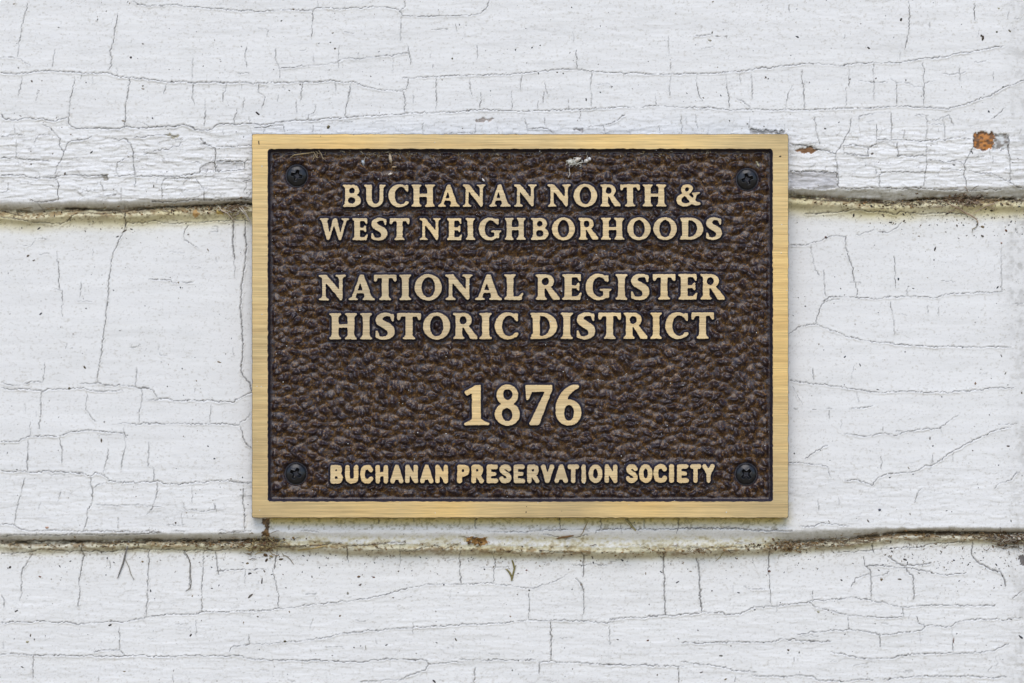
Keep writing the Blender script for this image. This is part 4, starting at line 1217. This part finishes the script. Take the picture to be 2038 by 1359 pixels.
b.build("seed_hull", label="pale pink seed hull on the plaque above the letter C of BUCHANAN", cat="seed hull")
b = Bag(); b.chip(962, 358, fh(962, 358) + 3, 4.5, 1.7, .9, (.78, .74, .70))
b.build("paint_chip", label="slim white paint chip just above the first N of BUCHANAN", cat="paint chip")
b = Bag(); b.chip(1509, 327, fh(1509, 327) + 3, 7, 1.8, 1.1, (.52, .46, .30)); b.chip(1507, 322, fh(1509, 322) + 4, 3, 1.3, .3, (.55, .48, .30))
b.build("seed_hull", label="bent straw coloured seed hull right above the upper right screw", cat="seed hull")
b = Bag()
for k in range(150):
    u = RNG.uniform(545, 1530) if k % 3 else RNG.normal(760, 60); v = 299 + abs(RNG.normal(0, 7)); z = fh(u, v) + 1
    L = RNG.uniform(2, 8); a = RNG.uniform(0, 3.14)
    c = [(.36, .27, .13), (.26, .18, .08), (.5, .44, .32)][RNG.randint(3)]
    b.tube(curve_pts((u, v), (u + L * math.cos(a), min(v + abs(L * math.sin(a)), 330)), z, z + 1.5, 1, 4, .5), .5, c)
b.build("root_fragments", plaque, kind="stuff")

# joints of the wall: fluff, roots and rubbish
def tangle(name, n, cu, cv, su, sv, L, cols, label, cat, chips=0, r=(.4, .9)):
    b = Bag()
    for k in range(n):
        u, v = RNG.normal(cu, su), RNG.normal(cv, sv); a = RNG.normal(0, .7) + (math.pi if RNG.rand() < .5 else 0)
        l_ = RNG.uniform(*L); u2, v2 = u + l_ * math.cos(a), v + l_ * .6 * math.sin(a)
        h1, h2 = wall_h(u, v) + RNG.uniform(.5, 5), wall_h(u2, v2) + RNG.uniform(.5, 4)
        c = np.array(cols[RNG.randint(len(cols))]) * RNG.uniform(.7, 1.2)
        b.tube(curve_pts((u, v), (u2, v2), h1, max(h2, wall_h(u2, v2) + .5), RNG.normal(0, 3), 7, .9), RNG.uniform(*r), tuple(c))
    for k in range(chips):
        u, v = RNG.normal(cu, su), RNG.normal(cv, sv)
        c = np.array(cols[RNG.randint(len(cols))]) * RNG.uniform(.6, 1.3)
        b.chip(u, v, wall_h(u, v) + RNG.uniform(0, 3), RNG.uniform(1.5, 5), RNG.uniform(1, 2.5), RNG.uniform(0, 3), tuple(c))
    return b.build(name, None, KW, label=label, cat=cat)
tangle("cobweb_clump", 46, 472, 416, 14, 8, (8, 26), [BROWN, (.40, .33, .25), (.62, .56, .48), (.30, .22, .14)], "brown and pale cobweb clump in the upper joint touching the left edge of the plaque", "cobweb", 8)
tangle("cobweb_clump", 80, 1925, 398, 20, 6, (8, 30), [BROWN, (.30, .22, .14), (.40, .30, .22), (.12, .08, .05)], "brown cobweb and root clump in the upper joint near the right edge", "cobweb", 26)
tangle("cobweb_clump", 110, 2012, 1076, 17, 8, (8, 28), [BROWN, (.36, .30, .23), (.10, .08, .06), (.5, .44, .36)], "dark ragged cobweb clump at the far right end of the lower joint", "cobweb", 24)
tangle("litter_clump", 90, 524, 1084, 20, 9, (6, 24), [BROWN, (.36, .27, .13), (.5, .40, .2), (.25, .16, .07)], "golden brown litter packed in the lower joint under the lower left corner of the plaque", "plant litter", 31)
tangle("litter_clump", 40, 1568, 1090, 13, 6, (5, 16), [BROWN, (.25, .15, .07), (.36, .25, .12)], "brown litter in the lower joint under the lower right corner of the plaque", "plant litter", 20)
tangle("litter_clump", 16, 948, 1077, 12, 4, (4, 12), [(.36, .18, .05), BROWN, (.45, .26, .08)], "small rusty orange litter heap in the lower joint below the year 1876", "plant litter", 12)
tangle("litter_clump", 16, 1388, 1096, 8, 4, (4, 12), [BROWN, (.3, .2, .1)], "small brown mossy tuft on the lower board left of the lower right litter", "plant litter", 6)
def strand(name, pts, r, c, label, cat, lift=2.0, taper=.5):
    b = Bag(); b.tube([(u, v, wall_h(u, v) + lift) for u, v in pts], r, c, taper); return b.build(name, None, KW, label=label, cat=cat)
strand("dry_stem", [(255, 1076), (252, 1090), (247, 1105), (243, 1122), (237, 1138), (232, 1152)], 1.7, GREY, "grey dry stem hanging from the lower joint at the left", "stem", 3)
strand("grass_blade", [(246, 1110), (250, 1120), (255, 1130), (258, 1142), (265, 1155)], .8, (.34, .31, .24), "thin curved grass blade beside the grey dry stem", "grass blade", 2)
strand("root", [(363, 1095), (372, 1108), (377, 1122), (376, 1140), (379, 1158), (377, 1172), (368, 1178)], .9, (.22, .20, .17), "fine hooked root hanging below the lower joint left of the plaque", "root", 1.5)
strand("pale_root", [(432, 408), (440, 418), (452, 424), (466, 440)], 1.2, (.55, .45, .35), "short tan root crossing the upper joint left of the plaque", "root", 6)
strand("pale_root", [(475, 412), (482, 420), (489, 428), (494, 438), (499, 442)], 1.3, (.66, .60, .52), "pale forked root reaching down to the left edge of the plaque", "root", 7)
strand("pale_root", [(480, 411), (487, 421), (493, 432), (499, 441)], .9, (.68, .62, .54), "thinner pale root lying along the forked root", "root", 9)
strand("tan_root", [(1884, 402), (1897, 409), (1910, 414), (1922, 422), (1935, 428), (1946, 436), (1949, 444)], 1.5, (.40, .29, .20), "thick tan root slanting down out of the upper right joint", "root", 5)
strand("tan_root", [(1938, 424), (1950, 417), (1964, 409), (1978, 405), (1990, 400)], 1.0, (.46, .35, .26), "thin tan root slanting up from the thick root at the upper right joint", "root", 5)
strand("curled_root", [(1946, 440), (1949, 447), (1944, 452), (1938, 455), (1937, 462)], .9, (.30, .25, .17), "tiny curled root end under the upper right cobweb", "root", 2)
strand("grass_blade", [(562, 1105), (570, 1108), (577, 1115), (584, 1125)], .8, (.26, .20, .13), "short curved grass blade below the lower left corner of the plaque", "grass blade")
strand("dead_leaf", [(1245, 1033), (1252, 1040), (1258, 1048), (1266, 1056)], 2.6, (.40, .34, .16), "narrow olive dead leaf under the bottom edge of the plaque", "leaf", 2)
strand("twig", [(1170, 1038), (1165, 1048), (1160, 1060), (1155, 1066)], .8, (.34, .24, .10), "thin tan twig standing under the plaque border", "twig", 2)
strand("twig", [(1108, 1072), (1118, 1070), (1130, 1068), (1142, 1066)], 2.2, (.22, .13, .06), "dark brown twig lying on the ledge below the plaque", "twig", 1.5)
strand("grass_blade", [(1425, 1118), (1434, 1110), (1440, 1100), (1443, 1096)], 1.0, (.38, .32, .16), "small tan grass blade on the lower board right of the small tuft", "grass blade")
strand("dead_leaf", [(592, 1096), (610, 1093), (630, 1090), (648, 1086)], 1.8, (.48, .36, .16), "narrow straw coloured leaf in the joint right of the golden litter", "leaf", 3)
b = Bag()
for pts, r in (([(1019, 1157), (1018, 1148), (1014, 1140), (1008, 1134)], 2.0), ([(1019, 1155), (1021, 1144), (1024, 1132), (1021, 1120), (1019, 1116)], 1.9), ([(1024, 1132), (1027, 1126)], 1.2), ([(1012, 1138), (1006, 1133)], 1.4)):
    b.tube([(u, v, wall_h(u, v) + 2.2) for u, v in pts], r, (.27, .23, .09), .6)
b.build("moss_sprig", None, KW, label="forked olive moss sprig stuck to the lower board below the year 1876", cat="moss")
# flakes and insect specks on the boards
named = [(1958, 75, 3, 8, .2, (.07, .05, .035)), (1955, 70, 3.4, 3, 0, (.06, .045, .03)), (1795, 37, 3, 5, .3, (.06, .05, .04)), (1730, 94, 4, 2.4, .5, (.05, .045, .04)), (2011, 60, 2, 5, -.8, (.16, .13, .08)), (1986, 62, 3, 2.5, 0, (.13, .12, .08)),
         (1990, 15, 3.5, 2, .5, (.4, .37, .25)), (115, 53, 2.4, 1.5, 0, (.05, .05, .04)), (259, 113, 3, 3, 0, (.06, .05, .04)), (283, 86, 3, 1.6, .3, (.06, .05, .04)), (283, 170, 2.6, 2, 0, (.12, .1, .05)), (61, 326, 2.6, 2.4, 0, (.08, .06, .04)),
         (35, 134, 2.4, 1.6, 0, (.07, .06, .05)), (167, 731, 2.4, 5, -.7, (.10, .08, .05)), (136, 773, 4, 3.2, -.5, (.16, .14, .10)), (653, 252, 4, 5, .6, (.16, .13, .07)), (575, 179, 2.6, 1.5, .5, (.08, .07, .06)), (657, 83, 2.4, 2, 0, (.12, .12, .10)),
         (900, 115, 2.6, 2.6, 0, (.14, .13, .08)), (1026, 98, 1.8, 2.3, .6, (.04, .04, .04)), (1075, 89, 2, 1.8, 0, (.05, .05, .03)), (1109, 143, 3, 1.6, 0, (.10, .08, .06)), (1121, 145, 1.8, 2, 0, (.05, .04, .03)), (1195, 183, 1.8, 2, 0, (.04, .04, .04)),
         (914, 48, 1.6, 1.8, 0, (.04, .04, .04)), (1138, 13, 1.8, 1.8, 0, (.03, .03, .03)), (1643, 255, 3.4, 2.2, .1, (.05, .05, .04)), (1488, 246, 2, 2, 0, (.10, .08, .05)), (1998, 172, 3, 3, 0, (.14, .14, .10)), (1790, 555, 2.4, 4, 0, (.06, .07, .07)),
         (1988, 571, 2, 4.5, .6, (.05, .05, .05)), (1683, 710, 2, 3.6, .8, (.10, .10, .11)), (1995, 708, 1.6, 4.5, -.5, (.09, .08, .07)), (2003, 743, 1.6, 4, .5, (.16, .14, .08)), (1943, 763, 2.6, 4, 0, (.26, .17, .11)), (1604, 609, 2.2, 1.8, .4, (.02, .02, .02)),
         (1580, 628, 1.5, 1.5, 0, (.02, .02, .02)), (1958, 469, 4.5, 3, .2, (.09, .07, .05)), (1645, 471, 3.4, 2.8, 0, (.14, .08, .06)), (1976, 418, 5, 3, .3, (.07, .05, .03)), (2005, 458, 4, 3, .8, (.20, .10, .06)), (1996, 483, 3, 2.6, 0, (.30, .16, .10)),
         (1751, 1015, 3.6, 3.4, 0, (.10, .10, .12)), (2008, 888, 5, 2.2, 0, (.09, .06, .045)), (1852, 873, 1.8, 4.5, 0, (.14, .12, .10)), (1812, 1023, 1.6, 3.6, -.3, (.14, .12, .08)), (2013, 1037, 1.6, 4.5, -.1, (.10, .09, .06)), (1818, 944, 1.8, 2, 0, (.03, .03, .03)),
         (426, 913, 2.6, 2, 0, (.05, .06, .08)), (349, 1041, 2.4, 3, 0, (.08, .05, .03)), (93, 1050, 5, 3.4, 0, (.52, .33, .24)), (413, 888, 3, 1.6, .8, (.13, .12, .10)), (30, 1217, 5.5, 2.0, -.6, (.09, .08, .07)), (77, 1149, 4.5, 2, .3, (.24, .13, .09)),
         (58, 1266, 2, 2, 0, (.06, .05, .05)), (66, 1274, 1.4, 2.6, .3, (.06, .05, .05)), (52, 1279, 4.5, 3, -.7, (.45, .40, .26)), (566, 1278, 4, 3, .1, (.10, .08, .04)), (515, 1294, 1.6, 1.6, 0, (.02, .02, .02)), (88, 1267, 1.3, 1.3, 0, (.03, .03, .03)),
         (497, 1187, 9, 2.4, -.8, (.11, .09, .07)), (496, 1142, 4, 2.4, 0, (.05, .04, .04)), (520, 1157, 2, 9, .1, (.12, .10, .09)), (558, 1114, 6, 3, -.2, (.12, .09, .05)), (527, 1106, 7, 5, .3, (.13, .08, .04)), (529, 1116, 3, 5, .4, (.07, .05, .03)),
         (491, 1122, 4, 2.6, -.2, (.18, .14, .08)), (713, 1149, 5, 3, -.3, (.16, .10, .06)), (743, 1150, 4, 2, -.2, (.17, .09, .06)), (716, 1165, 5, 2.4, -.5, (.14, .11, .09)), (691, 1182, 3, 4, 0, (.30, .29, .24)), (792, 1138, 2.4, 2, 0, (.10, .08, .06)), (819, 1137, 2, 1.6, 0, (.05, .04, .04)),
         (883, 1165, 2, 2, 0, (.03, .03, .03)), (867, 1218, 1.6, 3, 0, (.12, .10, .05)), (907, 1274, 2, 4.4, -.5, (.10, .08, .05)), (727, 1290, 1.6, 7, -.15, (.42, .40, .34)), (717, 1287, 1.6, 1.6, 0, (.03, .03, .03)), (1290, 1276, 3.4, 2, -.2, (.16, .08, .05)), (1349, 1160, 5, 1.8, -.5, (.06, .06, .07)),
         (1139, 1174, 1.4, 2.6, .5, (.05, .05, .05)), (964, 1134, 2, 3.4, -.6, (.05, .04, .05)), (1048, 1136, 3.4, 2, -.3, (.24, .13, .10)), (938, 1110, 1.6, 1.6, 0, (.03, .03, .03)), (1016, 1228, 2.4, 1.8, 0, (.32, .22, .12)), (1901, 1116, 3.4, 2, .2, (.03, .02, .03)), (1900, 1277, 2, 9, .1, (.22, .15, .12)),
         (1436, 1306, 4.5, 2.4, .1, (.18, .17, .14)), (1570, 1295, 3, 2.6, 0, (.10, .07, .04)), (1592, 1300, 1.8, 2.6, .3, (.15, .13, .10)), (1397, 1339, 5, 2, -.3, (.13, .11, .10)), (1445, 1353, 4.5, 2, -.5, (.24, .18, .10)), (1390, 1256, 1.4, 3, -.8, (.05, .05, .05)), (1630, 1219, 3.4, 3, 0, (.44, .41, .30)),
         (2034, 1269, 7, 3, .7, (.06, .06, .06)), (1532, 1138, 4, 3.4, 0, (.15, .08, .06)), (1418, 1177, 2, 2, 0, (.08, .06, .05)), (1979, 1089, 2.5, 5, -.3, (.16, .09, .05)), (1412, 120, 0, 0, 0, None), (1414, 79, 5.5, 2.6, .3, (.42, .38, .30)), (1418, 64, 1.6, 3, .3, (.10, .09, .06))]
sp = Bag()
for (u, v, a, b_, an, c) in named:
    if c is None: continue
    sp.blob(u, v, wall_h(u, v) - .2, a * .8, b_ * .8, an, min(a, b_) * .7, c)
for k in range(3600):
    u = RNG.uniform(-10, 2048); v = RNG.uniform(-10, 1368)
    if k > 1900:                                  # more of them below the joints
        J, sdv = ((JNT1, 26), (JNT2, 34))[RNG.randint(2)]
        u = RNG.uniform(-10, 2048); v = float(np.interp(u, ax_u, J)) + 4 + abs(RNG.normal(0, sdv))
        if RNG.rand() < .35: u = RNG.uniform(1750, 2045)
    if 495 < u < 1575 and 260 < v < 1036: continue
    a = RNG.gamma(2.2, .32) + .25; c = [(.06, .05, .045), (.14, .11, .08), (.22, .16, .09), (.05, .05, .05)][RNG.randint(4)]
    el = RNG.uniform(.9, 2.6) if k > 900 else 1.2
    sp.blob(u, v, wall_h(u, v) - .3, a * el * .8, a * .7, RNG.uniform(0, 3.14), a * .5 + .35, c)
sp.build("dirt_specks", wall, KW, kind="stuff")
cw = Bag()
for k in range(520):                             # loose threads and crumbs in the joints
    J = (JNT1, JNT2)[RNG.randint(2)]; u = RNG.uniform(-10, 2048)
    if k % 2: J, u = [(JNT1, RNG.normal(1830, 70)), (JNT1, RNG.normal(410, 60)), (JNT2, RNG.normal(1930, 60)), (JNT2, RNG.normal(430, 60)), (JNT2, RNG.normal(1680, 60))][RNG.randint(5)]
    v = float(np.interp(u, ax_u, J)) + RNG.normal(3, 5)
    if 495 < u < 1575 and 260 < v < 1036: continue
    L = RNG.uniform(4, 22); dn_ = RNG.normal(0, 3)
    u2, v2 = u + L, v + dn_
    cc = np.array([(.20, .13, .07), (.34, .26, .15), (.12, .09, .06), (.45, .38, .28)][RNG.randint(4)])
    cw.tube(curve_pts((u, v), (u2, v2), wall_h(u, v) + 1.5, wall_h(u2, v2) + 1.5, RNG.normal(0, 2), 6, .8), RNG.uniform(.35, .8), tuple(cc))
for k in range(900):                             # crumbs of bark and soil lodged in the joints
    J = (JNT1, JNT2)[RNG.randint(2)]; u = RNG.uniform(-10, 2048)
    if k % 2: J, u = [(JNT1, RNG.normal(1830, 80)), (JNT1, RNG.normal(420, 50)), (JNT2, RNG.normal(1960, 70)), (JNT2, RNG.normal(440, 60)), (JNT2, RNG.normal(1600, 60))][RNG.randint(5)]
    v = float(np.interp(u, ax_u, J)) + RNG.normal(4, 5.5)
    if 495 < u < 1575 and 260 < v < 1036: continue
    cc = [(.16, .10, .05), (.28, .18, .08), (.09, .06, .04), (.40, .33, .22), (.35, .20, .08)][RNG.randint(5)]
    cw.chip(u, v, wall_h(u, v) - .3, RNG.uniform(.8, 3.4), RNG.uniform(.6, 1.7), RNG.uniform(-.6, .6), cc)
cw.build("root_threads", wall, KW, kind="stuff")
